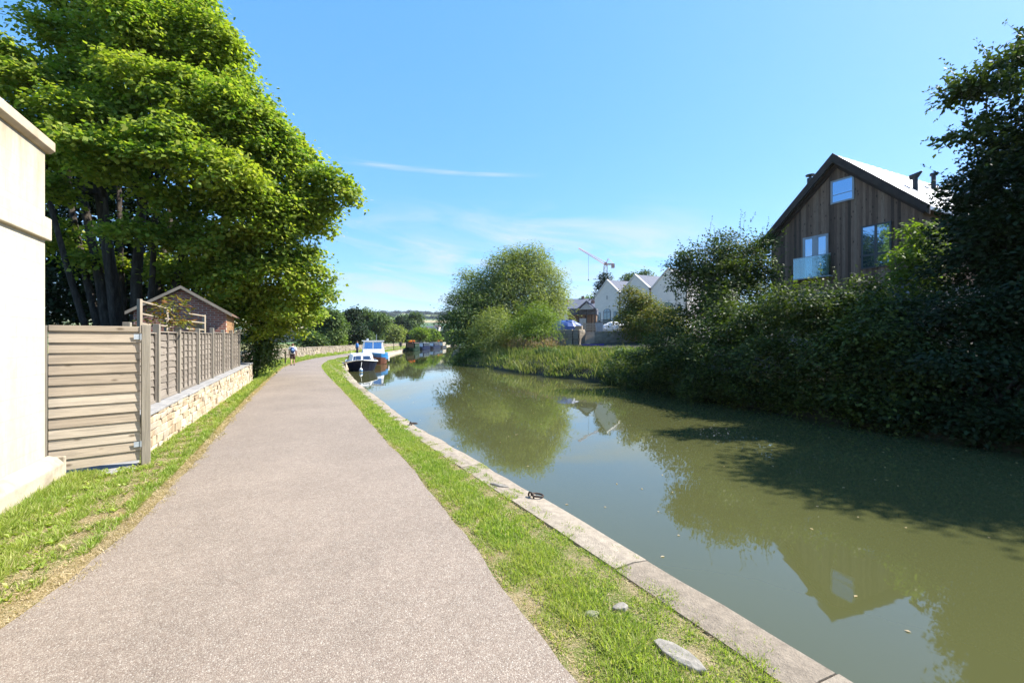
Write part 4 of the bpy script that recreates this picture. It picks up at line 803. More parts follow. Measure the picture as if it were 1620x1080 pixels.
hk = MB(); hp_ = b_ + (tip - b_) * .63; hk.tube([hp_, hp_ + (0, 0, -14)], .06, 4); hk.box(tuple(hp_ + (0, 0, -14.4)), (.5, .5, .8)); hk.build('hoist', M['black'], root)
# ------------------------------------------------------------------ right bank trees and hedge
tree('tree', 'airy green tree with spreading sprays above the dark tree at the right edge', 'tree', (15.4, 13.6, 1.1),
     LB((1600, 185, 13.6, 34, .6), (1560, 140, 13.8, 26, .35), (1520, 145, 13.8, 18, .3), (1640, 120, 14, 40, .6), (1595, 100, 14, 24, .5), (1535, 212, 13.5, 24, .4), (1580, 240, 13.4, 34, .5), (1680, 180, 13.8, 50, .8), (1700, 90, 14, 50, .8), (1650, 60, 14.4, 26, .6)), 'leaf_hedge', dens=3.2, per=20, sub_r=.2, L=.17, wd=.6, trunk_r=.12, fill=.3, lumps=(3, .4), shoot=(170, .9))
tree('tree', 'tall dark tree rising at the right edge beside the timber house', 'tree', (14.2, 12.6, 1.1),
     LB((1560, 300, 12.8, 44, .9), (1640, 290, 13, 85, .9), (1565, 375, 12.5, 66, .9), (1518, 345, 13.2, 26, .9), (1620, 420, 12.4, 85, .9), (1525, 425, 13, 48, .9), (1700, 380, 12.8, 110, 1), (1720, 250, 13.5, 100, 1), (1640, 520, 12, 80, 1), (1740, 520, 12, 100, 1), (1600, 255, 13.1, 36, .8)),
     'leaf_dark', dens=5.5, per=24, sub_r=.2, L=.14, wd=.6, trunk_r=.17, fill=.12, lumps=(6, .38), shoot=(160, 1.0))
tree('bush', 'yellow green sunlit bush against the right side of the timber house', 'bush', (*W(1455, 600, 15.5)[:2], 1.2), LB((1458, 398, 15.5, 28, .9), (1440, 368, 15.6, 15, .8), (1472, 365, 15.5, 15, .8), (1436, 415, 15.2, 18, .7), (1416, 404, 15, 10, .6), (1460, 440, 15, 34, .8), (1425, 445, 15, 20, .8)), 'leaf_bright', dens=11, per=20, sub_r=.15, L=.13, wd=.7, trunk_r=.06)
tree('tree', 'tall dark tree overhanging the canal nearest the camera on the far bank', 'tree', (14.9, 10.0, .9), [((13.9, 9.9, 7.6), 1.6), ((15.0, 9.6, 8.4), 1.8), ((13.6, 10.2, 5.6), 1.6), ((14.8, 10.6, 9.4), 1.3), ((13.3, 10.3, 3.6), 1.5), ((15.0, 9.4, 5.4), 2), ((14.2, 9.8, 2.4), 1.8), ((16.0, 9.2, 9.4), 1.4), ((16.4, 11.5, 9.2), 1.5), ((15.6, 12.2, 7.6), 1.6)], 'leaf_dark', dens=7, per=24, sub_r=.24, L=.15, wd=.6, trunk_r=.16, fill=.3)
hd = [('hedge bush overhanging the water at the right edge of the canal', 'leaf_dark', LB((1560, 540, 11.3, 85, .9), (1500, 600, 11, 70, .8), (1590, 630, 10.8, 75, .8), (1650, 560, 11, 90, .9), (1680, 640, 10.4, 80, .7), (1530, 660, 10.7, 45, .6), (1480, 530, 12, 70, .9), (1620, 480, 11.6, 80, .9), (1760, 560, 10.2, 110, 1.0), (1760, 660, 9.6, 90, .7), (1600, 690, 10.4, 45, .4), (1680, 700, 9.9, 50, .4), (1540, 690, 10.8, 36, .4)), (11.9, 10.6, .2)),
      ('dark hedge bush below the lower window of the timber house', 'leaf_hedge', LB((1430, 520, 12.8, 68, .8), (1380, 570, 12.6, 70, .8), (1450, 590, 12, 70, .8), (1400, 500, 13.3, 44, .8), (1350, 630, 12.9, 50, .6), (1440, 640, 11.6, 50, .6), (1480, 480, 13, 40, .8), (1320, 585, 13.5, 50, .9), (1460, 675, 11.3, 36, .5), (1390, 660, 12.2, 40, .5)), (11.2, 13.2, .3)),
      ('broad hedge bush with a sunlit top in front of the french doors', 'leaf_hedge', LB((1270, 485, 15.2, 58, .8), (1330, 485, 14.6, 52, .8), (1215, 510, 16, 55, .8), (1280, 545, 14.6, 72, .8), (1210, 580, 15.3, 60, .8), (1330, 545, 14, 60, .8), (1260, 610, 14.4, 48, .6), (1180, 540, 16.6, 45, .9), (1365, 475, 14.6, 28, .8)), (10.6, 15.8, .3)),
      ('sloping hedge bush between the broad hedge and the reeds', 'leaf_hedge', LB((1130, 530, 18, 46, .8), (1090, 560, 19, 46, .8), (1140, 585, 16.8, 50, .8), (1060, 590, 19.5, 36, .7), (1185, 610, 15.7, 40, .6), (1105, 615, 17.6, 32, .6), (1030, 590, 21.5, 30, .8), (1165, 555, 17, 45, .9), (1010, 600, 22.5, 28, .7), (985, 590, 24, 24, .7), (965, 602, 25.5, 18, .6), (1060, 540, 20.5, 36, .8), (1030, 565, 22, 30, .8)), (8.6, 18.4, .2)),
      ('tall bush with twiggy top left of the timber house', 'leaf_hedge', LB((1120, 420, 22, 45, .9), (1165, 410, 22, 48, .85), (1195, 425, 21.5, 36, .9), (1095, 430, 22.5, 30, .9), (1150, 455, 21, 50, .8), (1200, 470, 20.5, 40, .8), (1110, 470, 21.5, 36, .8), (1145, 500, 20, 45, .8), (1085, 505, 21.5, 34, .9), (1205, 395, 22, 22, .9), (1180, 510, 18.5, 45, .9)), (10.2, 21.0, .8))]
for y in np.arange(7.6, 24, .55):
    x = float(X_at(RB, y)); j = min(range(4), key=lambda i: abs(hd[i][3][1] - y) + (0 if i != 1 else .3)); hd[j][2].append((np.array((x + .35, y, random.uniform(-.12, .12))), (.55, .6, .42)))
for i, (lab, lf, lbs, b_) in enumerate(hd):
    top = i == 4
    tree('bush', lab, 'bush', b_, lbs, lf, dens=7.5 if not top else 6, per=24, sub_r=.19 if not top else .22, L=.115 if not top else .13, wd=.6, trunk_r=.09, fill=.12, under=.6, lumps=(6, .38), shoot=(70 if not top else 130, .8 if not top else 1.1))
# stray upright shoots on the tall bush
tree('sapling', 'young tree with yellowing leaves in the yard before the middle gable', 'tree', (*W(1000, 560, 43)[:2], 1.9), LB((1006, 480, 43, 26, .8), (994, 500, 43, 20, .8), (1018, 492, 43, 26, .9), (1005, 520, 42, 32, .8), (1030, 525, 40, 30, .8), (1045, 500, 40, 24, .9), (995, 460, 43, 10, .8), (1060, 530, 38, 34, .9)), 'leaf_yellow', dens=5, per=18, sub_r=.3, L=.22, wd=.6, trunk_r=.09)
tree('conifer', 'narrow dark tree rising behind the far cream gable', 'tree', (*W(957, 520, 82)[:2], 2.5), LB((957, 440, 82, 9, 1), (953, 455, 82, 11, 1), (961, 452, 82, 10, 1), (951, 470, 82, 12, 1), (958, 480, 82, 14, 1), (950, 490, 82, 14, 1)), 'leaf_dark', dens=3, per=14, sub_r=.35, L=.35, wd=.6, trunk_r=.12)
tree('tree', 'small tree showing behind the ridge of the middle gable', 'tree', (*W(1005, 520, 100)[:2], 2.5), LB((995, 440, 100, 10, .8), (1022, 434, 100, 8, .8), (1008, 440, 100, 9, .8), (1005, 460, 100, 16, 1)), 'leaf_mid', dens=2, per=14, sub_r=.5, L=.45, wd=.7, trunk_r=.15)
tree('tree', 'pale green tree above the slate roofs left of the terrace', 'tree', (*W(935, 520, 95)[:2], 2.5), LB((935, 478, 95, 12, .9), (926, 484, 95, 9, .9), (944, 484, 95, 10, .9), (936, 495, 95, 14, 1)), 'leaf_bright', dens=2, per=14, sub_r=.5, L=.42, wd=.7, trunk_r=.15)
wil = LB((835, 425, 55, 38, .9), (800, 430, 55, 36, .9), (860, 445, 55, 32, .9), (780, 455, 54, 32, .9), (820, 465, 53, 46, .9), (870, 480, 54, 28, 1), (755, 470, 54, 28, .9), (850, 500, 53, 40, .9), (790, 500, 52, 44, .9), (745, 440, 56, 20, .8), (880, 460, 55, 14, 1), (815, 405, 56, 20, .8), (845, 402, 56, 18, .8))
tree('willow_tree', 'tall round willow on the far bank of the canal', 'tree', (*W(815, 560, 55)[:2], .6), wil, 'leaf_willow', dens=2.4, per=24, sub_r=.6, L=.36, wd=.3, trunk_r=.28, droop=.8, fill=.15, g=np.random.default_rng(31))
tree('willow_tree', 'darker willow leaning over the water left of the tall one', 'tree', (*W(735, 570, 51)[:2], .2), LB((735, 480, 52, 30, .8), (722, 503, 52, 22, .9), (740, 515, 50, 34, .9), (750, 536, 50, 26, .8), (765, 490, 51, 28, .9), (710, 508, 53, 15, .9), (758, 550, 48, 26, .7), (745, 558, 49, 18, .7)), 'leaf_mid', dens=2.8, per=22, sub_r=.5, L=.3, wd=.4, trunk_r=.2, droop=.6, fill=.2, g=np.random.default_rng(32))
tree('willow_bush', 'pale yellow green willow bush on the bank by the retaining wall', 'bush', (*W(848, 570, 42)[:2], .5), LB((845, 500, 42, 28, .9), (825, 520, 42, 28, .9), (862, 520, 42, 22, .9), (845, 535, 41, 30, .8), (870, 505, 42.5, 14, .9)), 'leaf_bright', dens=4, per=20, sub_r=.35, L=.22, wd=.3, trunk_r=.08, droop=.5, g=np.random.default_rng(33))
tree('willow_bush', 'grey green willow bush between the two tall willows', 'bush', (*W(780, 575, 45)[:2], .3), LB((780, 510, 45, 26, .9), (765, 530, 45, 24, .9), (798, 530, 44, 26, .9), (780, 548, 43, 26, .8)), 'leaf_willow', dens=4, per=20, sub_r=.35, L=.24, wd=.3, trunk_r=.08, droop=.5, g=np.random.default_rng(34))
for (lab, px, py, D, lf, ls) in (('leafy bramble clump where the reeds meet the sloping hedge', 985, 600, 26, 'leaf_mid', ((985, 580, 26, 26, .8), (1010, 588, 24.5, 24, .7), (965, 588, 27, 22, .7), (1000, 566, 27, 18, .8))), ('bright leafy clump among the reeds below the steps', 925, 598, 33, 'leaf_bright', ((925, 575, 31, 20, .7), (905, 580, 31, 16, .7), (940, 572, 32, 15, .7))),
        ('green leafy clump among the reeds below the retaining wall', 860, 590, 38, 'leaf_mid', ((860, 568, 35, 20, .7), (838, 572, 36, 16, .7), (880, 566, 36, 16, .8), (812, 572, 38, 18, .7))), ('low bush at the foot of the darker willow by the water', 760, 580, 45, 'leaf_mid', ((750, 566, 45, 16, .8), (775, 572, 43, 14, .8), (735, 568, 46, 12, .8)))):
    tree('bush', lab, 'bush', (*W(px, py, D)[:2], .1), LB(*ls), lf, dens=6, per=20, sub_r=.2, L=.18, wd=.5, trunk_r=.03, lumps=(4, .45), shoot=(50, .6))
# reeds along the far bank
g2 = np.random.default_rng(77); yt = g2.uniform(21, 54, 1350); base = np.stack([X_at(RB, yt), yt, np.zeros_like(yt)], -1); inl = g2.uniform(.1, 9.0, len(yt)) * np.clip((yt - 20) / 10, .2, 1)
base[:, 0] += inl * .9; base[:, 1] += inl * .44; base[:, 2] = np.interp(inl, [0, .35, 1.2, 3, 6, 9.5], [-.6, -.35, .2, .65, 1.0, 1.25])
kk = 42; Bp = np.repeat(base, kk, 0) + g2.normal(size=(len(base) * kk, 3)) * (.32, .32, .03); n = len(Bp)
hh = np.repeat(g2.uniform(.25, .95, len(base)) * (.75 + .45 * np.sin(yt * 1.3 + inl) * np.sin(yt * .47 + 2)) * np.interp(inl, [3.5, 6, 9], [1, .5, .3]), kk) * g2.uniform(.5, 1.1, n)
d = unit(np.stack([g2.normal(size=n) * .38, g2.normal(size=n) * .38, np.ones(n)], -1)) * hh[:, None]; a = g2.random(n) * 6.28
sd_ = np.stack([np.cos(a), np.sin(a), 0 * a], -1) * g2.uniform(.012, .035, (n, 1)); bd = np.stack([0 * a, 0 * a, hh * .10], -1)
tag(np_mesh('reeds', blades(Bp, d, sd_, bd), 4, M['reed']), 'bright green reeds and grasses along the far water edge', 'reeds', kind='stuff')
yt = g2.uniform(36, 50, 160); inl = g2.uniform(3, 6.5, 160); bp = np.stack([X_at(RB, yt) + inl * .9, yt + inl * .44, np.full(160, 1.4)], -1); bp = np.repeat(bp, 26, 0) + g2.normal(size=(160 * 26, 3)) * (.35, .35, .3); n = len(bp)
d = unit(np.stack([g2.normal(size=n) * .5, g2.normal(size=n) * .5, np.ones(n)], -1)) * .3; sd_ = unit(g2.normal(size=(n, 3))) * .04
tag(np_mesh('seed_heads', blades(bp, d, sd_, d * 0), 4, M['plume']), 'pinkish brown seed heads above the reeds', 'wild flowers', kind='stuff')
# ------------------------------------------------------------------ boats
def boat_at(px, py, D, hd_): q = W(px, py, D); return (q[0], q[1], WZ), hd_
root = thing('cruiser', 'small navy hulled cruiser with low white cabin, bow towards the camera', 'boat', (-12.1, 36.9, WZ), R(20))
vs, f = hull_mesh(5.6, 2.4, .72, 2.2); mb = MB(); mb.add(vs, f); mb.build('hull', M['navy'], root, smooth=False, bevel=.01)
mb = MB()
for s in (-1, 1):
    pts = []
    for i in range(15):
        t = i / 14; y = -2.8 + 5.6 * t; k = min(1, t * 5.6 / 2.2); wd = 1.2 * (1 - (1 - k) ** 2.2) ** .75 if k < 1 else 1.2 * (1 - .1 * max(0, (t - .75) / .25)); pts.append((s * (max(wd, .03) + .01), y, .72 * (1 + .22 * (1 - k) ** 2) - .02))
    mb.tube(pts, .035, 6)
mb.build('rubbing_strake', M['white'], root)
mb = MB()
mb.add([(-.78, -1.5, .7), (.78, -1.5, .7), (1.0, 1.2, .7), (-1.0, 1.2, .7), (-.66, -1.15, 1.2), (.66, -1.15, 1.2), (.86, 1.2, 1.28), (-.86, 1.2, 1.28)], [(0, 3, 2, 1), (4, 5, 6, 7), (0, 1, 5, 4), (1, 2, 6, 5), (2, 3, 7, 6), (3, 0, 4, 7)])
mb.bx(-.9, .9, 1.25, 2.6, .5, .78); cb = mb.build('cabin', M['white'], root, bevel=.04)
def slant(x0, x1, t0, t1, off=.012):
    def pt(x, t): return (x, -1.5 + .35 * t - off, .7 + .5 * t)
    return [pt(x0, t0), pt(x1, t0), pt(x1 * .94, t1), pt(x0 * .94, t1)]
for (x0, x1) in ((-.66, -.08), (.08, .66)):
    mb = MB(); v4 = slant(x0, x1, .2, .82); mb.add(v4 + [(a, b_ + .02, c) for a, b_, c in v4], [(0, 1, 2, 3), (7, 6, 5, 4), (0, 4, 5, 1), (1, 5, 6, 2), (2, 6, 7, 3), (3, 7, 4, 0)]); mb.build('window', M['glass_d'], root)
mb = MB(); mb.tube([(-.5, -2.3, .85), (-.5, -2.3, 1.15), (.0, -2.65, 1.2), (.5, -2.3, 1.15), (.5, -2.3, .85)], .02, 6); mb.build('bow_rail', M['frame_grey'], root)
mb = MB(); mb.blob((0, 0, .1), (.13, .13, .2), 12, 8); mb.tube([(0, 0, .28), (-.1, .5, .7)], .012, 5); o = mb.build('fender', M['white'], smooth=True); q = W(571, 588, 33.7); o.location = (q[0], q[1], WZ + .02); tag(o, 'white and blue buoy fender floating under the navy bow', 'fender')
mb = MB(); mb.tube([(0, 0, .06), (0, 0, .15)], [.137, .137], 12); mb.build('blue_band', M['blue'], o)
MB().tube([(-.3, -2.5, .88), (-1.0, -2.9, .72), (-1.7, -3.4, .55)], .014, 5).build('rope', M['beige'], root); MB().tube([(-1.1, 2.5, .75), (-1.5, 2.9, .62), (-1.9, 3.3, .54)], .014, 5).build('rope', M['beige'], root)
MB().bx(-1.0, 1.0, 1.3, 1.36, .78, 1.1).build('aft_bulkhead', M['varn'], root)
root = thing('wheelhouse_boat', 'white boat with tall wheelhouse, blue band and brown hull behind the cruiser', 'boat', (-14.5, 48.0, WZ), R(15))
vs, f = hull_mesh(9.5, 2.9, .62, 2.6, flare=.92); mb = MB(); mb.add(vs, f); mb.build('hull', M['rusthull'], root)
vs, f = hull_mesh(9.54, 2.98, .98, 2.6, .56, flare=.99); vs = [(x, y, max(z, .5)) for x, y, z in vs]; mb = MB(); mb.add(vs, f); mb.build('blue_band', M['blue'], root)
mb = MB(); mb.add([(-.95, -3.1, .9), (.95, -3.1, .9), (1.15, -1.3, .9), (-1.15, -1.3, .9), (-.85, -2.8, 1.4), (.85, -2.8, 1.4), (1.05, -1.3, 1.45), (-1.05, -1.3, 1.45)], [(0, 3, 2, 1), (4, 5, 6, 7), (0, 1, 5, 4), (1, 2, 6, 5), (2, 3, 7, 6), (3, 0, 4, 7)])
mb.add([(-1.1, -1.3, .9), (1.1, -1.3, .9), (1.15, 1.4, .9), (-1.15, 1.4, .9), (-.95, -1.0, 2.25), (.95, -1.0, 2.25), (1.0, 1.4, 2.25), (-1.0, 1.4, 2.25)], [(0, 3, 2, 1), (4, 5, 6, 7), (0, 1, 5, 4), (1, 2, 6, 5), (2, 3, 7, 6), (3, 0, 4, 7)])
mb.add([(-1.1, 1.4, .9), (1.1, 1.4, .9), (1.0, 4.2, .9), (-1.0, 4.2, .9), (-1.0, 1.4, 1.35), (1.0, 1.4, 1.35), (.9, 4.2, 1.3), (-.9, 4.2, 1.3)], [(0, 3, 2, 1), (4, 5, 6, 7), (0, 1, 5, 4), (1, 2, 6, 5), (2, 3, 7, 6), (3, 0, 4, 7)])
mb.build('superstructure', M['white'], root, bevel=.03)
mb = MB(); mb.bx(-1.1, 1.1, -1.25, 1.55, 2.255, 2.33); mb.build('wheelhouse_roof', M['white'], root, bevel=.03)
def q4(fn, x0, x1, t0, t1, nm, mat_):
    a = [fn(x0, t0), fn(x1, t0), fn(x1, t1), fn(x0, t1)]; c = [fn(x0, t0, .03), fn(x1, t0, .03), fn(x1, t1, .03), fn(x0, t1, .03)]
    MB().add(a + c, [(0, 1, 2, 3), (7, 6, 5, 4), (0, 4, 5, 1), (1, 5, 6, 2), (2, 6, 7, 3), (3, 7, 4, 0)]).build(nm, mat_, root)
fr = lambda x, t, o=0: (x * (1 - .13 * t), -1.3 + .3 * t - .015 + o, .9 + 1.35 * t)
q4(fr, -.9, -.07, .45, .92, 'windscreen', M['glass']); q4(fr, .07, .9, .45, .92, 'windscreen', M['glass'])
sd2 = lambda y, t, o=0: (1.125 - .15 * t + .02 - o, y, .9 + 1.35 * t)
q4(sd2, -.75, -.2, .5, .9, 'side_window', M['glass_d']); q4(sd2, .65, 1.15, .5, .9, 'side_window', M['glass_d']); q4(sd2, -.05, .5, .02, .93, 'door', M['varn'])
MB().tube([(.3, .5, 2.33), (.3, .5, 3.0)], .02, 6).build('mast', M['frame_grey'], root); MB().tube([(-.6, 0, 2.33), (-.6, 0, 2.55)], .12, 8).build('vent', M['frame_grey'], root)
for y in (-1.5, 1.0): MB().tube([(1.5, y, .75), (1.52, y, .25)], [.1, .1], 8).build('fender', M['white'], root)
nb = [(97, 14, 'boatgreen', 'boatgreen', 'nearest narrowboat, dark green with a roof full of flower pots'), (113.5, 15, 'boatblue', 'boatblue', 'second narrowboat in the line, dark blue with a pale stern'), (131, 15, 'navy', 'boatblue', 'third narrowboat in the line, plain navy side'), (149, 14, 'black', 'beige', 'last narrowboat at the bend with a beige cabin')]
for i, (D, L, hc, ccol, lab) in enumerate(nb):
    c = cope_at(np.interp(D + L / 2, COPE[:, 1], s_)); c2 = cope_at(np.interp(D, COPE[:, 1], s_)); d = unit(c - c2); hd_ = math.atan2(d[1], d[0]) - math.pi / 2; q = c + np.array((1.45, .1))
    root = thing('narrowboat', lab, 'boat', (q[0], q[1], WZ), hd_, 'narrowboats moored in a line along the towpath')
    vs, f = hull_mesh(L, 2.3, .75, 2.6, flare=.97, rake=.8); MB().add(vs, f).build('hull', M[hc], root)
    hw_ = .95; MB().add([(-1.05, -L / 2 + 2.9, .7), (1.05, -L / 2 + 2.9, .7), (1.05, L / 2 - 1.8, .7), (-1.05, L / 2 - 1.8, .7), (-hw_, -L / 2 + 2.95, 1.75), (hw_, -L / 2 + 2.95, 1.75), (hw_, L / 2 - 1.8, 1.75), (-hw_, L / 2 - 1.8, 1.75)], [(0, 3, 2, 1), (4, 5, 6, 7), (0, 1, 5, 4), (1, 2, 6, 5), (2, 3, 7, 6), (3, 0, 4, 7)]).build('cabin', M[ccol], root)
    MB().bx(-1.0, 1.0, -L / 2 + 2.8, L / 2 - 1.7, 1.755, 1.81).build('roof', M['frame_grey' if i else 'boatred'], root)
    for k in range(5):
        y = -L / 2 + 4 + k * (L - 7) / 4; MB().box((1.015, y, 1.27), (.05, .75, .45), ry=-.09).build('window', M['glass_d'], root)
    MB().bx(-.75, .75, -L / 2 + 2.87, -L / 2 + 2.9, .8, 1.65).build('front_door', M['white' if i else 'varn'], root)
    MB().bx(-1.08, 1.08, L / 2 - 1.79, L / 2 - 1.7, .7, 1.7).build('stern_panel', M['beige'], root)
    g = np.random.default_rng(i)
    if i in (0, 3):
        for k in range(6 if i == 0 else 3):
            y = -L / 2 + 3.3 + k * .8; x = g.uniform(-.6, .6); pt = thing('flower_pot', ('flower pot %s on the roof of the nearest narrowboat' % ['at the front', 'second from the bow', 'in the middle of the row', 'just behind the middle', 'next to the last pot', 'nearest the stern']
[k]) if i == 0 else ('planter on the roof of the last narrowboat %s' % ['nearest its bow', 'between two others', 'furthest aft'][k]), 'plant pot', (0, 0, 0), 0, 'flower pots on the roofs')
            pt.location = Vector((q[0], q[1], WZ)) + Matrix.Rotation(hd_, 3, 'Z') @ Vector((x, y, 1.81))
            MB().tube([(0, 0, 0), (0, 0, .25)], [.14, .19], 8).build('pot', M['rusty'], pt); np_mesh('plant', crown_leaves([((0, 0, .42), .28)], 12, 10, .1, .16, .7, g=g), 4, M['flower' if k % 2 == 0 else 'leaf_bright'], pt)
# ------------------------------------------------------------------ people
def person(label, loc, rz, h=1.65, shirt='shirt', legs='shorts', bare=True, pack=False, stride=.16):
    root = thing('person', label, 'person', loc, rz); s = h / 1.7                  # local +y is the way they face
    P = {'pelvis': (0, 0, .95), 'waist': (0, .0, 1.08), 'chest': (0, .01, 1.30), 'neck': (0, .02, 1.46), 'head0': (0, .03, 1.55), 'head1': (0, .035, 1.64)}
    vs = [(0, 0, .95), (0, 0, 1.1), (0, .01, 1.3), (0, .02, 1.45), (0, .03, 1.54), (0, .035, 1.63)]; rs = [.15, .14, .15, .06, .09, .085]; ed = [(0, 1), (1, 2), (2, 3), (3, 4), (4, 5)]
    for sg in (-1, 1):
        k = len(vs); vs += [(sg * .18, 0, 1.38), (sg * .25, -.02, 1.12), (sg * .26, .06 * sg + .04, .90), (sg * .26, .08 * sg + .06, .81)]; rs += [.065, .048, .038, .035]; ed += [(2, k), (k, k + 1), (k + 1, k + 2), (k + 2, k + 3)]
        for j, (dx, dy, ln) in enumerate(((-.02, .02, .07), (0, .005, .085), (.01, -.01, .08), (.02, -.025, .065), (-.035 * sg, .03, .05))):
            kk = len(vs); vs += [(sg * .26 + dx, .08 * sg + .06 + dy, .81 - ln)]; rs += [.011]; ed += [(k + 3, kk)]
        k = len(vs); f_ = sg * stride; vs += [(sg * .09, 0, .88), (sg * .10, f_ * .5 + .02, .50), (sg * .10, f_, .10), (sg * .105, f_ + .12, .04)]; rs += [.095, .062, .042, .045]; ed += [(0, k), (k, k + 1), (k + 1, k + 2), (k + 2, k + 3)]
    me = bpy.data.meshes.new('body'); me.from_pydata([tuple(c * s for c in v) for v in vs], ed, []); o = link('body', me, M['skin'], root)
    sk = o.modifiers.new('skin', 'SKIN'); me.skin_vertices or None
    for i, r in enumerate(rs): me.skin_vertices[0].data[i].radius = (r * s, r * s * (.75 if i < 3 else 1))
    me.skin_vertices[0].data[0].use_root = True
    su = o.modifiers.new('sub', 'SUBSURF'); su.levels = 1; su.render_levels = 1
    def tb(name, mat_, parts):
        mb = MB()
        for pts, rr in parts: mb.tube([tuple(c * s for c in p) for p in pts], [r * s for r in rr], 10)
        return mb.build(name, M[mat_], root, smooth=True)
    tb('shirt', shirt, [([(0, 0, .90), (0, 0, 1.1), (0, 0, 1.3), (0, .0, 1.41), (0, .02, 1.47)], [.19, .175, .20, .16, .07])] + [([(sg * .12, 0, 1.40), (sg * .20, 0, 1.37), (sg * .25, -.01, 1.14)] + ([] if bare else [(sg * .265, .06 * sg + .03, .9)]), [.08, .085, .075] + ([] if bare else [.05])) for sg in (-1, 1)])
    zl = .50 if bare else .10
    tb('shorts' if bare else 'trousers', legs, [([(0, 0, .82), (0, 0, 1.0)], [.17, .175])] + [([(sg * .09, 0, .9), (sg * .10, sg * stride * .45 + .02, .52)] + ([] if bare else [(sg * .10, sg * stride, .10)]), [.12, .095] + ([] if bare else [.065])) for sg in (-1, 1)])
    mb = MB()
    for sg in (-1, 1): mb.blob((sg * .105 * s, (sg * stride + .08) * s, .045 * s), (.055 * s, .15 * s, .055 * s), 10, 6)
    mb.build('shoes', M['shoe'], root, smooth=True)
    mb = MB(); mb.blob((0, .01 * s, 1.645 * s), (.098 * s, .108 * s, .095 * s), 12, 8); mb.build('hair', M['hair'], root, smooth=True)
    if pack:
        mb = MB(); mb.blob((0, -.26 * s, 1.2 * s), (.17 * s, .13 * s, .25 * s), 14, 10); po = mb.build('backpack', M['pack'], root, smooth=True)
        mb = MB(); mb.blob((-.01, -.375 * s, 1.22 * s), (.09 * s, .03 * s, .09 * s), 10, 8); mb.build('pocket', M['packpale'], po, smooth=True)
        mb = MB()
        for sg in (-1, 1): mb.tube([(sg * .12 * s, -.17 * s, 1.36 * s), (sg * .12 * s, -.02 * s, 1.46 * s), (sg * .12 * s, .19 * s, 1.33 * s), (sg * .13 * s, .16 * s, 1.15 * s)], .02, 6)
        mb.build('strap', M['pack'], po)
    return root
q = W(463, 577.5, 33.5); person('walker in white shirt and brown shorts with a blue backpack on the towpath', (q[0], q[1], .02), R(24), 1.56, pack=True)
q = W(565, 560, 58); person('person in a blue jacket standing on the towpath behind the cruiser', (q[0], q[1], .02), R(-60), 1.7, shirt='jacket', legs='trouser', bare=False, stride=.05)
q = W(634, 552, 122); person('distant person in dark clothes on the path by the first narrowboat', (q[0], q[1], .02), R(10), 1.65, shirt='trouser', legs='trouser', bare=False, stride=.1)
# ------------------------------------------------------------------ small things by the water
for (px, py, D, h, lab) in ((451.5, 574, 36, 1.05, 'slim dark post on the grass verge beside the walker'), (623, 556, 84, 1.5, 'dark mooring post on the verge between the boats')):
    q = W(px, py, D); root = thing('post', lab, 'post', (q[0], q[1], 0)); MB().tube([(0, 0, -.1), (0, 0, h - .08), (0, 0, h)], [.06, .055, .03], 8).build('shaft', M['rusty'], root); MB().tube([(0, 0, h * .8), (0, 0, h * .84)], .075, 8).build('collar', M['black'], root)
def ring_pts(c, r, ax, bx_, n=22, cut=0): return [Vector(c) + Vector(ax) * r * math.cos(2 * math.pi * k / n) + Vector(bx_) * r * math.sin(2 * math.pi * k / n) for k in range(n + 1 - cut)]
for (px, py, lab) in ((843, 788, 'rusty iron mooring ring lying on the near coping'), (651, 672, 'rusty mooring ring further along the coping')):
    D = F * EYE / (py - HZ); q = W(px, py, D); root = thing('mooring_ring', lab, 'mooring ring', (q[0] - .02, q[1], .012), TH_L)
    MB().tube([(-.06, .0, -.04), (-.06, 0, .02), (-.045, 0, .045), (0, 0, .055), (.045, 0, .045), (.06, 0, .02), (.06, 0, -.04)], .011, 8).build('staple', M['rusty'], root, smooth=True)
    MB().tube(ring_pts((-.02, -.07, .022), .07, (1, 0, .0), (0, .98, .12)), .011, 8, cap=False).build('loop', M['rusty'], root, smooth=True)
M['mossy'] = pm('mossy stone', [(.10, .13, .045), (.18, .18, .11), (.25, .235, .18)], 14, bs=40, bmp=.8)
def stone(px, py, sx_, sy_, rz, lab, sz=.05, mat_='lowstone'):
    D = F * EYE / (py - HZ); q = W(px, py, D); g = np.random.default_rng(int(px)); n = 9; poly = [(sx_ * math.cos(6.283 * k / n) * g.uniform(.75, 1.1), sy_ * math.sin(6.283 * k / n) * g.uniform(.75, 1.1)) for k in range(n)]
    mb = MB(); vs = [(x, y, -.02) for x, y in poly] + [(x * .95, y * .95, sz * .75 + g.uniform(-.008, .008)) for x, y in poly] + [(x * .6, y * .6, sz + g.uniform(-.006, .006)) for x, y in poly]
    f = [tuple(range(n))[::-1], tuple(range(2 * n, 3 * n))] + [(j * n + i, j * n + (i + 1) % n, (j + 1) * n + (i + 1) % n, (j + 1) * n + i) for j in range(2) for i in range(n)]
    mb.add(vs, f); o = mb.build('stone', M[mat_], bevel=.006); o.location = (q[0], q[1], -.012); o.rotation_euler = (0, 0, rz); tag(o, lab, 'stone')
stone(1075, 1037, .17, .075, R(-52), 'large flat pale stone sunk in the grass in the foreground', .032)
stone(937, 973, .06, .04, R(20), 'small mossy stone in the grass near the path edge', .035, 'mossy'); stone(981, 960, .07, .04, R(30), 'small grey stone in the grass closest to the coping', .03); stone(790, 768, .15, .05, R(-30), 'pale flat stone between grass and coping near the mooring ring', .03)
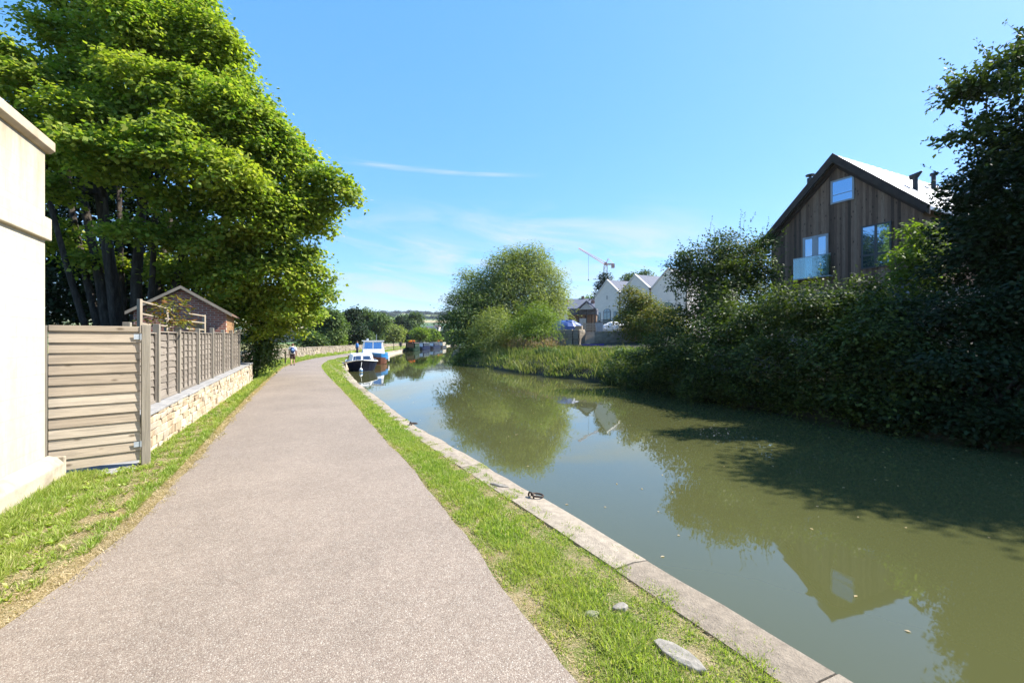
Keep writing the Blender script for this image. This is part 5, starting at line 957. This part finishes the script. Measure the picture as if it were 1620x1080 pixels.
# ------------------------------------------------------------------ far village and woods on the hill
g3 = np.random.default_rng(3)
vp = [(672, 521), (679, 519), (686, 520), (692, 517), (698, 520), (675, 525), (684, 525), (693, 524), (702, 524), (708, 520)]
vn = ['with the leftmost gable', 'beside the leftmost one', 'in the middle of the upper row', 'highest on the slope', 'at the right of the upper row', 'at the left of the lower row', 'below the middle house', 'in the lower row beside the willow', 'nearest the willow leaves', 'at the right end of the village']
for i, (px, py) in enumerate(vp):
    D = 620 + g3.uniform(-30, 30); q = W(px, py + 3, D); zz = q[2]; root = thing('village_house', 'tiny far pale house %s below the hill' % vn[i], 'house', (q[0], q[1], zz - 3), g3.uniform(-.6, .6), 'far village houses below the hill')
    MB().bx(-4, 4, -3, 3, -14, 5.5).build('wall', M['stone_pale' if i % 2 else 'white'], root); MB().prism([(-3.4, 5.4), (0, 8.4), (3.4, 5.4)], 'x', -4.3, 4.3).build('roof', M['tile' if i % 3 == 0 else 'slate'], root)
    for xx in (-2.2, 2.2): MB().bx(xx - .6, xx + .6, -3.03, -2.9, 2.4, 4.2).build('window', M['glass_d'], root)
pts = []
for k in range(420):
    x = g3.uniform(-900, 100); y = g3.choice([1500, 1750, 2050, 2250]) + 40 * math.sin(x / 90) + g3.normal(0, 14)
    pts.append(((x, y, float(hill(np.array(x), np.array(y))) + 3), g3.uniform(5, 11)))
for k in range(260):
    x = g3.uniform(-460, -60); y = g3.uniform(560, 860); pts.append(((x, y, float(hill(np.array(x), np.array(y))) + 2), g3.uniform(5, 8)))
v = crown_leaves(pts, .03, 10, 2.0, 4.2, .9, g=g3, fill=.1)
tag(np_mesh('distant_wood', v, 4, M['leaf_dark']), 'dark hedgerows and woods on the far hillside', 'woodland', kind='stuff')
# ------------------------------------------------------------------ thin summer haze
hm = bpy.data.materials.new('haze'); hm.use_nodes = True; t = hm.node_tree; t.nodes.clear()
pv = NN(t, 'ShaderNodeVolumePrincipled', i_Density=.00010, i_Anisotropy=.3); pv.inputs['Color'].default_value = (.80, .90, 1, 1); ou = NN(t, 'ShaderNodeOutputMaterial'); LK(t, pv.outputs[0], ou.inputs['Volume'])
MB().bx(-3700, 3700, -1600, 3700, -60, 175).build('haze', hm)['kind'] = 'stuff'
